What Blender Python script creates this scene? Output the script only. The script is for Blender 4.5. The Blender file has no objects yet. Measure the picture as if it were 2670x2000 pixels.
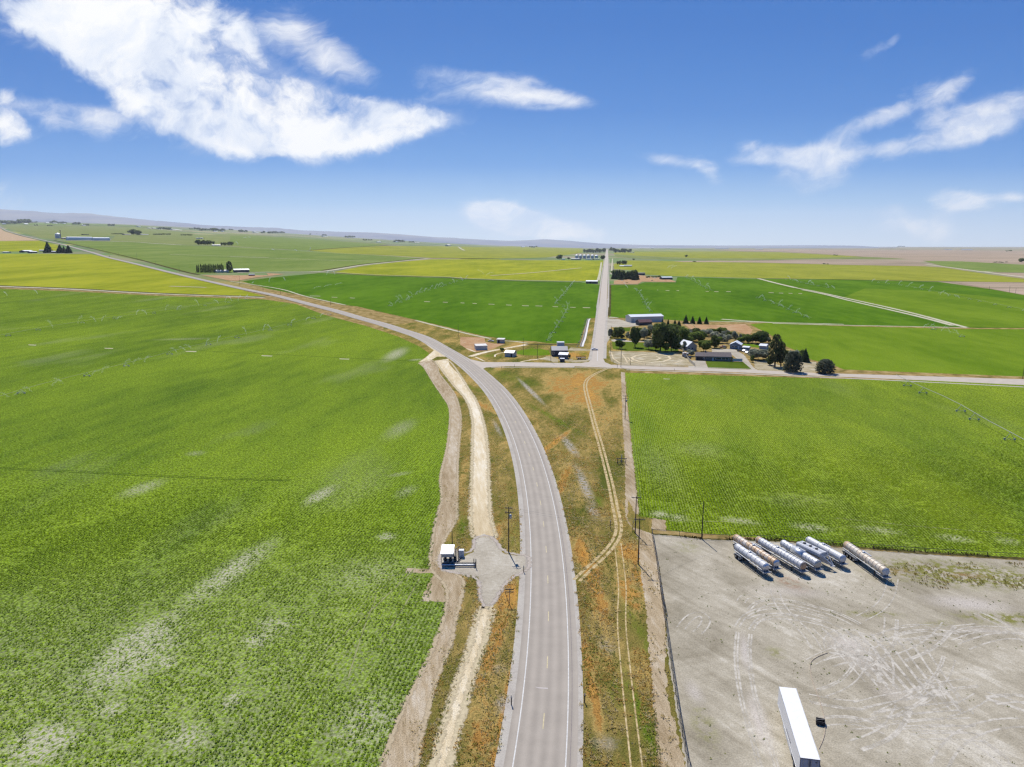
import bpy, bmesh, math, random
import numpy as np
from mathutils import Vector, Matrix
from mathutils.geometry import tessellate_polygon
SC = bpy.context.scene
COL = SC.collection
PI = math.pi
rad = math.radians
# ------------------------------------------------------------------ camera, world, sun, exposure
CAM_H, FPX, PITCH = 72.0, 1851.0, rad(11.0)
cam_d = bpy.data.cameras.new('camera')
cam_d.sensor_fit = 'HORIZONTAL'; cam_d.sensor_width = 36.0
cam_d.lens = 36.0 * FPX / 2670.0
cam_d.clip_start = 1.0; cam_d.clip_end = 150000.0
cam = bpy.data.objects.new('camera', cam_d); COL.objects.link(cam)
cam.location = (0, 0, CAM_H); cam.rotation_euler = (PI/2 - PITCH, 0, 0)
SC.camera = cam
SC.view_settings.view_transform = 'Standard'; SC.view_settings.look = 'None'
SC.view_settings.gamma = 1.0
SC.view_settings.exposure = 0.55
SC.cycles.max_bounces = 4; SC.cycles.diffuse_bounces = 2; SC.cycles.glossy_bounces = 2
SC.cycles.transparent_max_bounces = 12; SC.cycles.volume_bounces = 0; SC.cycles.transmission_bounces = 2
SC.cycles.use_denoising = True; SC.cycles.denoiser = 'OPENIMAGEDENOISE'; SC.cycles.denoising_input_passes = 'RGB_ALBEDO_NORMAL'; SC.cycles.denoising_prefilter = 'NONE'
SC.cycles.pixel_filter_type = 'BLACKMAN_HARRIS'; SC.cycles.filter_width = 1.35
SUN_EL = rad(52); SUN_D = Vector((-0.22, 0.975, 0)).normalized()
to_sun = Vector((SUN_D.x*math.cos(SUN_EL), SUN_D.y*math.cos(SUN_EL), math.sin(SUN_EL)))
sl = bpy.data.lights.new('sun', 'SUN'); sl.energy = 4.6; sl.angle = rad(0.5); sl.color = (1.0, 0.955, 0.89)
sun = bpy.data.objects.new('sun', sl); COL.objects.link(sun)
sun.location = (0, 0, 300); sun.rotation_euler = to_sun.to_track_quat('Z', 'Y').to_euler()

# ------------------------------------------------------------------ node helpers
class NT:
    def __init__(s, tree): s.t = tree; s.n = tree.nodes; s.l = tree.links
    def new(s, typ, **kw):
        n = s.n.new(typ)
        for k, v in kw.items(): setattr(n, k, v)
        return n
    def put(s, sock, v):
        if isinstance(v, bpy.types.NodeSocket): s.l.new(v, sock)
        elif isinstance(v, (tuple, list)) and len(v) == 3 and sock.type == 'RGBA': sock.default_value = (*v, 1)
        else: sock.default_value = v
    def math(s, op, a, b=None, c=None, clamp=False):
        n = s.new('ShaderNodeMath', operation=op, use_clamp=clamp)
        for i, v in enumerate((a, b, c)):
            if v is not None: s.put(n.inputs[i], v)
        return n.outputs[0]
    def vmath(s, op, a, b=None, out=0):
        n = s.new('ShaderNodeVectorMath', operation=op)
        s.put(n.inputs[0], a)
        if b is not None: s.put(n.inputs[1], b)
        return n.outputs[out]
    def mix(s, f, a, b, mode='MIX'):
        n = s.new('ShaderNodeMix', data_type='RGBA', blend_type=mode)
        s.put(n.inputs[0], f); s.put(n.inputs[6], a); s.put(n.inputs[7], b)
        return n.outputs[2]
    def noise(s, vec, scale, detail=4, rough=0.55, dist=0.0, col=False):
        n = s.new('ShaderNodeTexNoise')
        if vec is not None: s.put(n.inputs['Vector'], vec)
        n.inputs['Scale'].default_value = scale; n.inputs['Detail'].default_value = detail
        n.inputs['Roughness'].default_value = rough; n.inputs['Distortion'].default_value = dist
        return n.outputs[1 if col else 0]
    def voro(s, vec, scale, out=0, feature='F1'):
        n = s.new('ShaderNodeTexVoronoi', feature=feature)
        s.put(n.inputs['Vector'], vec); n.inputs['Scale'].default_value = scale
        return n.outputs[out]
    def ramp(s, f, pts, interp='LINEAR'):
        n = s.new('ShaderNodeValToRGB'); s.put(n.inputs[0], f)
        cr = n.color_ramp; cr.interpolation = interp
        while len(cr.elements) < len(pts): cr.elements.new(0.5)
        for e, (p, c) in zip(cr.elements, pts):
            e.position = p; e.color = (*c, 1) if isinstance(c, (tuple, list)) else (c, c, c, 1)
        return n.outputs[0]
    def smooth(s, v, a, b, lo=0.0, hi=1.0):
        n = s.new('ShaderNodeMapRange', interpolation_type='SMOOTHSTEP')
        s.put(n.inputs[0], v); n.inputs[1].default_value = a; n.inputs[2].default_value = b
        n.inputs[3].default_value = lo; n.inputs[4].default_value = hi
        return n.outputs[0]
    def mapping(s, vec, loc=(0,0,0), rot=(0,0,0), sc=(1,1,1), typ='TEXTURE'):
        n = s.new('ShaderNodeMapping', vector_type=typ); s.put(n.inputs[0], vec)
        n.inputs[1].default_value = loc; n.inputs[2].default_value = rot; n.inputs[3].default_value = sc
        return n.outputs[0]
    def blobs(s, vec, lst):
        """sum of soft ellipses (cx, cy, rx, ry, angle_deg, amount) in the xy of vec"""
        tot = None
        for cx, cy, rx, ry, a, am in lst:
            m = s.mapping(vec, (cx, cy, 0), (0, 0, rad(a)), (rx, ry, 1e6))
            d = s.vmath('LENGTH', m, out=1)
            v = s.smooth(d, 0.0, 1.0, am, 0.0)
            tot = v if tot is None else s.math('ADD', tot, v)
        return tot

# ------------------------------------------------------------------ sky with clouds (at infinity, by direction)
W = bpy.data.worlds.new('World'); SC.world = W; W.use_nodes = True
w = NT(W.node_tree); w.n.clear()
sky = w.new('ShaderNodeTexSky', sky_type='NISHITA', sun_disc=False)
sky.sun_elevation = SUN_EL; sky.sun_rotation = math.atan2(SUN_D.x, SUN_D.y)
sky.altitude = 1300; sky.air_density = 1.0; sky.dust_density = 0.35; sky.ozone_density = 2.2
tcg = w.new('ShaderNodeTexCoord').outputs['Generated']
sep = w.new('ShaderNodeSeparateXYZ'); w.put(sep.inputs[0], tcg)
yy = w.math('MAXIMUM', sep.outputs[1], 0.08)
cu = w.math('DIVIDE', sep.outputs[0], yy); cv = w.math('DIVIDE', sep.outputs[2], yy)
cmb = w.new('ShaderNodeCombineXYZ'); w.put(cmb.inputs[0], cu); w.put(cmb.inputs[1], cv)
uv = cmb.outputs[0]
def sk(x, y):   # photograph pixel of the 2212 wide view -> sky direction (x/y, z/y)
    sx, sy = x/0.82846, y/0.82846
    a = (sx-1335)/FPX; b = -(sy-1000)/FPX
    Y = math.cos(PITCH)+b*math.sin(PITCH); Z = b*math.cos(PITCH)-math.sin(PITCH)
    return a/Y, Z/Y
def sb(lst):
    out = []
    for x, y, rx, ry, a, am in lst:
        u, v = sk(x, y); k = 0.82846*FPX*0.98
        out.append((u, v, rx/k*1.35, ry/k*1.35, -a, am))
    return out
big = [(160,0,150,90,0,.8),(290,40,210,110,15,1.0),(420,40,150,90,10,1.0),(250,110,150,90,30,1.0),(350,150,210,120,30,1.1),
       (480,190,210,110,28,1.1),(600,220,200,95,22,1.1),(430,255,160,60,18,.8),(740,250,170,70,8,1.0),(860,262,150,55,3,.9),(660,285,180,45,0,.7),
       (20,270,70,60,0,1.2),(60,40,130,45,20,.5),(250,265,150,40,8,.5),(560,60,80,40,10,.35),(90,215,210,25,4,.4),(960,255,70,45,0,.4),
       (560,300,200,40,0,.35),(150,90,60,40,30,.4)]
wisp = [(620,45,90,40,10,.8),(660,110,150,60,25,.75),(760,150,110,40,30,.6),(1010,180,160,50,8,.7),(1110,198,150,30,8,.8),(100,230,230,30,4,.8),(200,262,220,40,8,.8),(40,60,150,40,20,.6),(950,290,90,18,0,.6),(600,318,200,22,0,.6),(1040,165,90,22,5,.3),(1225,215,80,18,12,.8),(900,200,120,50,10,.5),
        (1450,348,90,16,8,1.0),(1530,365,45,24,40,1.0),(1640,330,60,30,5,1.0),(1580,350,60,16,0,.7),(1740,350,110,42,8,1.0),(1830,330,150,30,-5,.85),(1970,318,120,26,-4,.7),
        (2060,275,110,42,-5,.95),(2170,235,120,48,-18,1.15),(2120,290,120,28,-12,.6),(2030,235,60,26,-40,.35),(1960,225,140,36,-25,.8),(1870,270,130,26,-22,.75),(2060,185,80,26,-35,.7),(1900,200,130,16,-5,.5),
        (1610,310,26,14,0,.5),(1890,110,50,16,-30,.4),(1790,90,30,16,0,.28),(1930,90,24,12,-60,.3),(2050,430,75,32,0,1.5),(2110,440,60,20,0,1.0),(2190,425,50,14,0,1.0),
        (1930,478,80,30,0,1.0),(1930,450,50,20,0,.8),(2015,497,65,36,0,1.2),(1100,472,110,42,12,1.8),(1060,462,60,28,0,1.2),(1200,492,120,30,10,1.3),(1060,505,120,26,0,.4),(10,435,70,45,0,.9),(1760,408,150,24,3,.3),(1330,430,100,20,5,.12)]
bm1 = w.blobs(uv, sb(big)); bm2 = w.blobs(uv, sb(wisp))
warp = w.vmath('SCALE', w.vmath('SUBTRACT', w.noise(uv, 6.0, 4, 0.6, 0, True), (0.5,0.5,0.5))); warp.node.inputs['Scale'].default_value = 0.11
uw = w.vmath('ADD', uv, warp)
n1 = w.noise(w.mapping(uw, sc=(1.0, 0.7, 1)), 4.2, 10, 0.62); n2 = w.noise(w.mapping(uw, (3.3, 1.2, 0), (0, 0, rad(12)), (1.9, 0.55, 1)), 7.5, 10, 0.66, 0.3)
n3 = w.noise(w.mapping(uw, (7, 2, 0)), 20.0, 6, 0.6)
bc = w.math('MINIMUM', bm1, 1.1)
d1 = w.math('ADD', w.math('MULTIPLY', bc, 0.62), w.math('MULTIPLY', w.math('SUBTRACT', n1, 0.5), 2.3))
d1 = w.math('ADD', d1, w.math('MULTIPLY', w.math('SUBTRACT', n3, 0.5), 1.1))
c1 = w.smooth(d1, 0.24, 0.80)
c1 = w.math('MULTIPLY', c1, w.smooth(bm1, 0.02, 0.30))
veil = w.math('MULTIPLY', w.smooth(w.math('ADD', w.math('MULTIPLY', bc, 0.5), w.math('MULTIPLY', w.math('SUBTRACT', n2, 0.5), 2.4)), 0.15, 1.0), w.math('MULTIPLY', w.smooth(bm1, 0.0, 0.25), 0.55))
c1 = w.math('MAXIMUM', c1, veil)
d2 = w.math('ADD', w.math('MULTIPLY', w.math('MINIMUM', bm2, 1.2), 0.72), w.math('MULTIPLY', w.math('SUBTRACT', n2, 0.5), 2.5))
c2 = w.math('MULTIPLY', w.smooth(w.math('ADD', d2, w.math('MULTIPLY', w.math('SUBTRACT', n3, 0.5), 1.0)), 0.12, 1.35), w.smooth(bm2, 0.02, 0.35))
cc = w.math('MAXIMUM', c1, w.math('MULTIPLY', c2, 0.9))
front = w.smooth(sep.outputs[1], 0.1, 0.3)
cc = w.math('MULTIPLY', cc, front, clamp=True)
tex = w.noise(w.mapping(uw, (1, 5, 0), sc=(1.2, .8, 1)), 7.0, 8, 0.62, 0.4)
csh = w.math('ADD', w.math('MULTIPLY', tex, 0.85), w.math('MULTIPLY', w.math('MINIMUM', w.math('MAXIMUM', d1, d2), 1.0), 0.24))
cloudcol = w.ramp(csh, [(0.42, (0.62,0.70,0.86)), (0.55, (0.82,0.87,0.96)), (0.66, (1.0,1.0,1.0))])
SKYK = 0.10
skc = w.vmath('SCALE', sky.outputs[0]); skc.node.inputs['Scale'].default_value = SKYK
# measured colour of this air by height above the horizon, over the physical sky
air = w.ramp(w.math('MULTIPLY', w.math('MAXIMUM', cv, 0.0), 1.6, clamp=True),
    [(0.0, (0.47,0.55,0.63)), (0.035, (0.38,0.49,0.61)), (0.09, (0.20,0.36,0.57)), (0.17, (0.054,0.205,0.50)), (0.28, (0.016,0.138,0.43)), (0.45, (0.005,0.103,0.375)), (0.8, (0.003,0.090,0.335))])
skt = w.mix(0.95, skc, air)
cl = w.vmath('SCALE', cloudcol); cl.node.inputs['Scale'].default_value = 0.70
fin = w.mix(cc, skt, cl)
bg = w.new('ShaderNodeBackground'); w.put(bg.inputs[0], fin); bg.inputs[1].default_value = 1.0
wo = w.new('ShaderNodeOutputWorld'); w.l.new(bg.outputs[0], wo.inputs[0])

# ------------------------------------------------------------------ photograph pixels -> ground
FR = dict(S=(0,0,1),V=(0,0,.82846),A=(0,500,3.16),B=(600,500,3.16),C=(1200,580,3.16),D=(1970,580,3.16),E=(1500,780,3.16),G=(1100,780,3.6867),
          T=(1850,1350,4.0218),K=(1000,1300,4.9156),P=(1580,940,2.76),Y=(1750,1300,2.3674),R=(900,1400,2.4578),Q=(1500,1300,5.5225),
          H=(1050,900,3.682),J=(1380,860,11.06),L=(1200,860,11.06),M=(1560,810,7.373),N=(1760,850,9.217),O=(1900,850,7.373),U=(0,540,5.53),
          X=(400,560,5.53),Z=(800,590,5.53),I=(1420,620,6.144),a=(1900,1360,10.055),b=(2040,1380,7.373),c=(1600,1000,2.067),e=(0,740,1.8433),f=(0,1300,2.011),k=(1160,1410,18.41))
def S(fr, x, y):
    o = FR[fr]; return (o[0]+x/o[2], o[1]+y/o[2])
def px(txt):
    out = []; fr = 'S'
    for tk in txt.split():
        if tk.isalpha(): fr = tk
        else:
            x, y = tk.split(','); out.append(S(fr, float(x), float(y)))
    return out
def ramp01(t): t = min(1, max(0, t)); return t*t*(3-2*t)
def h(X, Y):
    if Y <= 600: return 0.0
    r = (Y-600)**2/800.0 if Y < 1000 else Y-800
    return 0.038*ramp01((0.15-X/Y)/0.85)*r
def ray(x, y):
    a = (x-1335)/FPX; b = -(y-1000)/FPX
    return a, math.cos(PITCH)+b*math.sin(PITCH), b*math.cos(PITCH)-math.sin(PITCH)
def G(x, y, z=None):
    """ground point under a photograph pixel; z = height above the flat near ground"""
    a, dy, dz = ray(x, y)
    if dz < -1e-6:
        t = ((z or 0)-CAM_H)/dz
        if dy*t <= 600 or z: return Vector((a*t, dy*t, z or 0))
    f = lambda t: CAM_H+dz*t-h(a*t, dy*t)
    lo = 500.0; hi = lo
    while hi < 45000:
        hi *= 1.04
        if f(hi) < 0: break
        lo = hi
    for _ in range(30):
        m = (lo+hi)/2
        if f(m) < 0: hi = m
        else: lo = m
    t = min(lo, 39000)
    return Vector((a*t, dy*t, h(a*t, dy*t)))
def scale_at(p): return (p.y*math.cos(PITCH)+(CAM_H-p.z)*math.sin(PITCH))/FPX   # metres per photograph pixel
NX = Vector((0.991, -0.133, 0)); NY = Vector((0.133, 0.991, 0)); GRID = -math.atan2(0.133, 0.991)

# ------------------------------------------------------------------ object helpers
def tag(o, label=None, cat=None, group=None, kind=None):
    if label: o['label'] = label
    if cat: o['category'] = cat
    if group: o['group'] = group
    if kind: o['kind'] = kind
    return o
def empty(name, loc, rz=0, label=None, cat=None, group=None, scale=None):
    o = bpy.data.objects.new(name, None); COL.objects.link(o); o.location = loc; o.rotation_euler = (0, 0, rz)
    o.empty_display_size = 0.3
    if scale: o.scale = scale
    return tag(o, label, cat, group)
class MB:
    def __init__(s): s.v = []; s.f = []; s.sm = []
    def add(s, vs, fs, smooth=False):
        b = len(s.v); s.v += [tuple(v) for v in vs]; s.f += [tuple(b+i for i in f) for f in fs]; s.sm += [smooth]*len(fs); return s
    def box(s, x0, x1, y0, y1, z0, z1):
        return s.add([(x0,y0,z0),(x1,y0,z0),(x1,y1,z0),(x0,y1,z0),(x0,y0,z1),(x1,y0,z1),(x1,y1,z1),(x0,y1,z1)],
                     [(0,3,2,1),(4,5,6,7),(0,1,5,4),(1,2,6,5),(2,3,7,6),(3,0,4,7)])
    def bar(s, p, q, r, n=6, r2=None, cap=True, smooth=True):
        p = Vector(p); q = Vector(q); r2 = r if r2 is None else r2
        d = (q-p).normalized(); u = d.orthogonal().normalized(); v = d.cross(u)
        vs = []
        for c, rr in ((p, r), (q, r2)):
            for i in range(n):
                a = 2*PI*i/n+PI/n; vs.append(c+(u*math.cos(a)+v*math.sin(a))*rr)
        fs = [(i, (i+1) % n, n+(i+1) % n, n+i) for i in range(n)]
        s.add(vs, fs, smooth)
        if cap: s.add(vs, [tuple(reversed(range(n))), tuple(range(n, 2*n))])
        return s
    def beam(s, p, q, w, hh):
        p = Vector(p); q = Vector(q); d = (q-p).normalized()
        up = Vector((0,0,1)) if abs(d.z) < .95 else Vector((1,0,0))
        u = d.cross(up).normalized()*w/2; v = u.cross(d).normalized()*hh/2
        vs = [c+a*u+b*v for c in (p, q) for a, b in ((-1,-1),(1,-1),(1,1),(-1,1))]
        return s.add(vs, [(0,1,2,3),(7,6,5,4),(0,4,5,1),(1,5,6,2),(2,6,7,3),(3,7,4,0)])
    def lathe(s, prof, axis='z', c=(0,0,0), n=16, smooth=True):
        vs = []; fs = []
        for (t, r) in prof:
            for i in range(n):
                a = 2*PI*i/n; x, y = r*math.cos(a), r*math.sin(a)
                p = (x, y, t) if axis == 'z' else ((t, x, y) if axis == 'x' else (x, t, y))
                vs.append((p[0]+c[0], p[1]+c[1], p[2]+c[2]))
        for j in range(len(prof)-1):
            for i in range(n):
                k = (i+1) % n; q = (j*n+i, j*n+k, (j+1)*n+k, (j+1)*n+i)
                fs.append(q if axis != 'y' else q[::-1])
        s.add(vs, fs, smooth)
        return s
    def prism(s, poly, z0, z1):   # poly in xy
        n = len(poly)
        return s.add([(x,y,z0) for x,y in poly]+[(x,y,z1) for x,y in poly],
                     [tuple(range(n))[::-1], tuple(range(n,2*n))]+[(i,(i+1)%n,n+(i+1)%n,n+i) for i in range(n)])
    def extr(s, poly, y0, y1):   # poly in xz extruded along y
        n = len(poly)
        return s.add([(x,y0,z) for x,z in poly]+[(x,y1,z) for x,z in poly],
                     [tuple(range(n)), tuple(range(n,2*n))[::-1]]+[((i+1)%n,i,n+i,n+(i+1)%n) for i in range(n)])
    def mesh(s, name, m):
        me = bpy.data.meshes.new(name); me.from_pydata(s.v, [], s.f)
        me.polygons.foreach_set('use_smooth', s.sm)
        if m: me.materials.append(m)
        me.update(); return me
    def build(s, name, m, parent=None, **kw):
        o = bpy.data.objects.new(name, s.mesh(name, m)); COL.objects.link(o)
        if parent is not None: o.parent = parent
        return tag(o, **kw)
def copy_tree(o, parent=None):
    c = o.copy(); COL.objects.link(c)
    if parent is not None: c.parent = parent
    for ch in o.children: copy_tree(ch, c)
    return c
def del_tree(o):
    for ch in list(o.children): del_tree(ch)
    bpy.data.objects.remove(o)

# ------------------------------------------------------------------ materials
def newmat(name):
    m = bpy.data.materials.new(name); m.use_nodes = True
    t = NT(m.node_tree); t.n.clear()
    o = t.new('ShaderNodeOutputMaterial'); b = t.new('ShaderNodeBsdfPrincipled')
    t.l.new(b.outputs[0], o.inputs[0]); t.b = b; t.o = o; t.m = m
    b.inputs['Specular IOR Level'].default_value = 0.25
    t.pos = t.new('ShaderNodeNewGeometry').outputs['Position']
    t.obj = t.new('ShaderNodeTexCoord').outputs['Object']
    return t
def flat(name, c, rough=0.7, metal=0.0, var=0.18, scale=1.5, bump=0.0, spec=0.3):
    t = newmat(name)
    n = t.noise(t.obj, scale, 5, 0.6)
    k = t.smooth(n, 0.3, 0.7, 1-var, 1+var*0.6)
    cc = t.mix(1.0, c, (1,1,1), 'MULTIPLY'); v = t.vmath('SCALE', cc); t.put(v.node.inputs['Scale'], k)
    t.put(t.b.inputs['Base Color'], v); t.b.inputs['Roughness'].default_value = rough; t.b.inputs['Metallic'].default_value = metal
    t.b.inputs['Specular IOR Level'].default_value = spec
    return t.m
def bumpit(t, hgt, strength, dist):
    b = t.new('ShaderNodeBump'); b.inputs['Strength'].default_value = strength; b.inputs['Distance'].default_value = dist
    t.put(b.inputs['Height'], hgt); t.l.new(b.outputs[0], t.b.inputs['Normal'])
def rgb(r, g, b, k=1.0):
    f = lambda c: ((c/255+0.055)/1.055)**2.4 if c > 10 else c/255/12.92
    return (f(r)*k, f(g)*k, f(b)*k)
KB = 0.62     # photograph brightness -> base colour at this exposure
def leafy(t, amount=0.45, boost=1.0):
    """thin leaves let sunlight through"""
    src = t.b.inputs['Base Color'].links[0].from_socket
    t.b.inputs['Specular IOR Level'].default_value = 0.0; t.b.inputs['Roughness'].default_value = 1
    tl = t.new('ShaderNodeBsdfTranslucent'); t.l.new(src, tl.inputs[0]); mx = t.new('ShaderNodeMixShader'); mx.inputs[0].default_value = amount
    t.l.new(t.b.outputs[0], mx.inputs[1]); t.l.new(tl.outputs[0], mx.inputs[2]); t.l.new(mx.outputs[0], t.o.inputs[0])
    return t.m
def crop(name, dark, light, soil=(0.42,0.37,0.28), patch=0.0, speck=0.35, streaks=None, row=0.0, patchscale=0.03, rowsc=0.76):
    t = newmat(name)
    g = t.mapping(t.pos, rot=(0,0,GRID))
    st = t.mapping(g, sc=(1.0, 3.5, 1))
    big = t.noise(st, 0.012, 5, 0.6); mid = t.noise(st, 0.09, 4, 0.6); fine = t.noise(t.pos, 1.3, 3, 0.7)
    pl = t.voro(t.pos, 1.9, 0)
    f = t.math('ADD', t.math('MULTIPLY', big, 0.9), t.math('MULTIPLY', mid, 0.5))
    f = t.smooth(f, 0.42, 0.92)
    c = t.mix(f, dark, light)
    k = t.math('ADD', t.math('MULTIPLY', t.smooth(fine, 0.3, 0.7), speck), 1-speck*0.5)
    k = t.math('MULTIPLY', k, t.smooth(pl, 0.15, 0.75, 1+speck*0.35, 1-speck*0.6))
    v = t.vmath('SCALE', c); t.put(v.node.inputs['Scale'], k)
    sm = t.math('MULTIPLY', t.smooth(t.noise(st, patchscale, 3, 0.5), 0.56, 0.72), patch)
    if streaks: sm = t.math('ADD', sm, t.blobs(t.pos, streaks))
    sm = t.math('MULTIPLY', sm, t.smooth(t.noise(t.mapping(g, sc=(1, 1.4, 1)), 1.8, 5, 0.8), 0.44, 0.56), clamp=True)
    col = t.mix(sm, v, soil)
    if row > 0:
        sx = t.new('ShaderNodeSeparateXYZ'); t.put(sx.inputs[0], g)
        wv = t.math('SINE', t.math('MULTIPLY', sx.outputs[0], 2*PI/rowsc))
        wv = t.math('MULTIPLY', t.smooth(wv, -0.9, -0.2, 1, 0), row)
        wv = t.math('MULTIPLY', wv, t.smooth(fine, 0.35, 0.6))
        col = t.mix(wv, col, soil)
    t.put(t.b.inputs['Base Color'], col); t.b.inputs['Roughness'].default_value = 1.0
    t.b.inputs['Specular IOR Level'].default_value = 0.0
    bumpit(t, t.math('ADD', fine, t.math('MULTIPLY', pl, -0.6)), 0.6, 0.35)
    return t.m
def earth(name, cols, scale=0.5, stretch=1.0, rot=0.0, speck=0.25, bump=0.25, mid=0.08):
    """mottled ground: cols = 3 colours"""
    t = newmat(name)
    g = t.mapping(t.pos, rot=(0,0,rot), sc=(1, stretch, 1))
    a = t.noise(g, mid, 6, 0.62, 0.3); b = t.noise(g, scale, 5, 0.68); fi = t.noise(t.pos, 5.0, 3, 0.7)
    f = t.math('ADD', t.math('MULTIPLY', a, 0.62), t.math('MULTIPLY', b, 0.5))
    c = t.ramp(f, [(0.40, cols[0]), (0.56, cols[1]), (0.70, cols[2])])
    k = t.smooth(fi, 0.3, 0.7, 1-speck, 1+speck*0.6)
    v = t.vmath('SCALE', c); t.put(v.node.inputs['Scale'], k)
    t.put(t.b.inputs['Base Color'], v); t.b.inputs['Roughness'].default_value = 0.95
    t.b.inputs['Specular IOR Level'].default_value = 0.0
    bumpit(t, t.math('ADD', b, t.math('MULTIPLY', fi, 0.4)), 0.5, bump)
    return t.m

# ------------------------------------------------------------------ terrain grid and draped sheets
def lines(*segs):
    out = [segs[0]]
    for step, end in segs[1:]:
        while out[-1] < end-1e-6: out.append(out[-1]+step)
    return out
GY = lines(-1500, (500, 0), (150, 600), (50, 3000), (150, 6000), (500, 15000), (2500, 40000))
_gx = lines(0, (60, 1500), (150, 4500), (500, 12000), (2500, 34500))
GX = [-x for x in reversed(_gx[1:])]+_gx
def off(Y, layer):
    return layer*(0.004+0.12*min(1, max(0, (Y-450)/900.0))+0.35*min(3, max(0, (Y-2500)/4000.0)))
def drape(pts, layer):
    """world polygon -> triangulated sheet following the terrain"""
    bm = bmesh.new()
    tri = tessellate_polygon([[Vector((p.x, p.y, 0)) for p in pts]])
    vs = [bm.verts.new((p.x, p.y, 0)) for p in pts]
    for t in tri:
        try: bm.faces.new([vs[i] for i in t])
        except ValueError: pass
    x0, x1 = min(p.x for p in pts), max(p.x for p in pts); y0, y1 = min(p.y for p in pts), max(p.y for p in pts)
    if y1 > 600:
        for gx in GX:
            if x0 < gx < x1: bmesh.ops.bisect_plane(bm, geom=bm.verts[:]+bm.edges[:]+bm.faces[:], plane_co=(gx,0,0), plane_no=(1,0,0))
        for gy in GY:
            if y0 < gy < y1 and gy > 200: bmesh.ops.bisect_plane(bm, geom=bm.verts[:]+bm.edges[:]+bm.faces[:], plane_co=(0,gy,0), plane_no=(0,1,0))
    for v in bm.verts: v.co.z = h(v.co.x, v.co.y)+off(v.co.y, layer)
    bmesh.ops.recalc_face_normals(bm, faces=bm.faces[:])
    for f in bm.faces:
        if f.normal.z < 0: f.normal_flip()
    return bm
SEQ = 0
def sheet(name, polys, m, layer, kind='structure', world=False, jag=0.0, seed=0, perpoly=0.0015, **kw):
    """polys: list of pixel-polygon strings (or world polygons)"""
    if isinstance(polys, str): polys = [polys]
    rng = random.Random(seed)
    global SEQ
    SEQ += 1
    me = bpy.data.meshes.new(name)
    vs = []; fs = []
    for ip, pl in enumerate(polys):
        lay = layer+(SEQ % 9)*0.08+(ip*perpoly)
        pts = pl if world else [G(*p) for p in px(pl)]
        if jag:
            q = []
            for i, p in enumerate(pts):
                n = pts[(i+1) % len(pts)]; L = (n-p).length; k = max(1, min(60, int(L/(jag*2.5))))
                d = (n-p).normalized(); nn = Vector((-d.y, d.x, 0))
                if L < 5*jag: k = 1
                for j in range(k):
                    q.append(p+(n-p)*(j/k)+(nn*rng.uniform(-jag, jag) if j else Vector((0,0,0))))
            pts = q
        bm = drape(pts, lay); b = len(vs)
        bm.verts.index_update()
        vs += [tuple(v.co) for v in bm.verts]; fs += [tuple(b+v.index for v in f.verts) for f in bm.faces]
        bm.free()
    me.from_pydata(vs, [], fs); me.materials.append(m); me.update()
    o = bpy.data.objects.new(name, me); COL.objects.link(o)
    return tag(o, kind=kind, **kw)
def smooth_path(pts, step=4.0, it=3):
    P = []
    n = len(pts)
    for i in range(n-1):
        p0, p1, p2, p3 = pts[max(0,i-1)], pts[i], pts[i+1], pts[min(n-1,i+2)]
        L = (p2-p1).length; k = max(1, min(40, int(L/step)))
        for j in range(k):
            t = j/k
            a = p1*2; b = (p2-p0)*t; c = (p0*2-p1*5+p2*4-p3)*t*t; d = (p1*3-p0-p2*3+p3)*t**3
            P.append((a+b+c+d)*0.5)
    P.append(pts[-1])
    for _ in range(it):
        P = [P[0]]+[(P[i-1]+P[i]*2+P[i+1])/4 for i in range(1, len(P)-1)]+[P[-1]]
    return P
def offset_line(P, o):
    out = []
    for i, p in enumerate(P):
        d = (P[min(i+1, len(P)-1)]-P[max(0, i-1)]); d.z = 0; d.normalize()
        out.append(p+Vector((d.y, -d.x, 0))*o)
    return out
def ribbon_poly(P, o0, o1): return offset_line(P, o0)+list(reversed(offset_line(P, o1)))
def ribbon_parts(P, o0, o1, maxn=12):
    out = []
    i = 0
    while i < len(P)-1:
        j = min(i+maxn, len(P)-1)
        a = offset_line(P, o0)[i:j+1]; b = offset_line(P, o1)[i:j+1]
        out.append(a+list(reversed(b))); i = j
    return out
def path(txt, step=4.0, it=3): return smooth_path([G(*p) for p in px(txt)], step, it)

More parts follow.
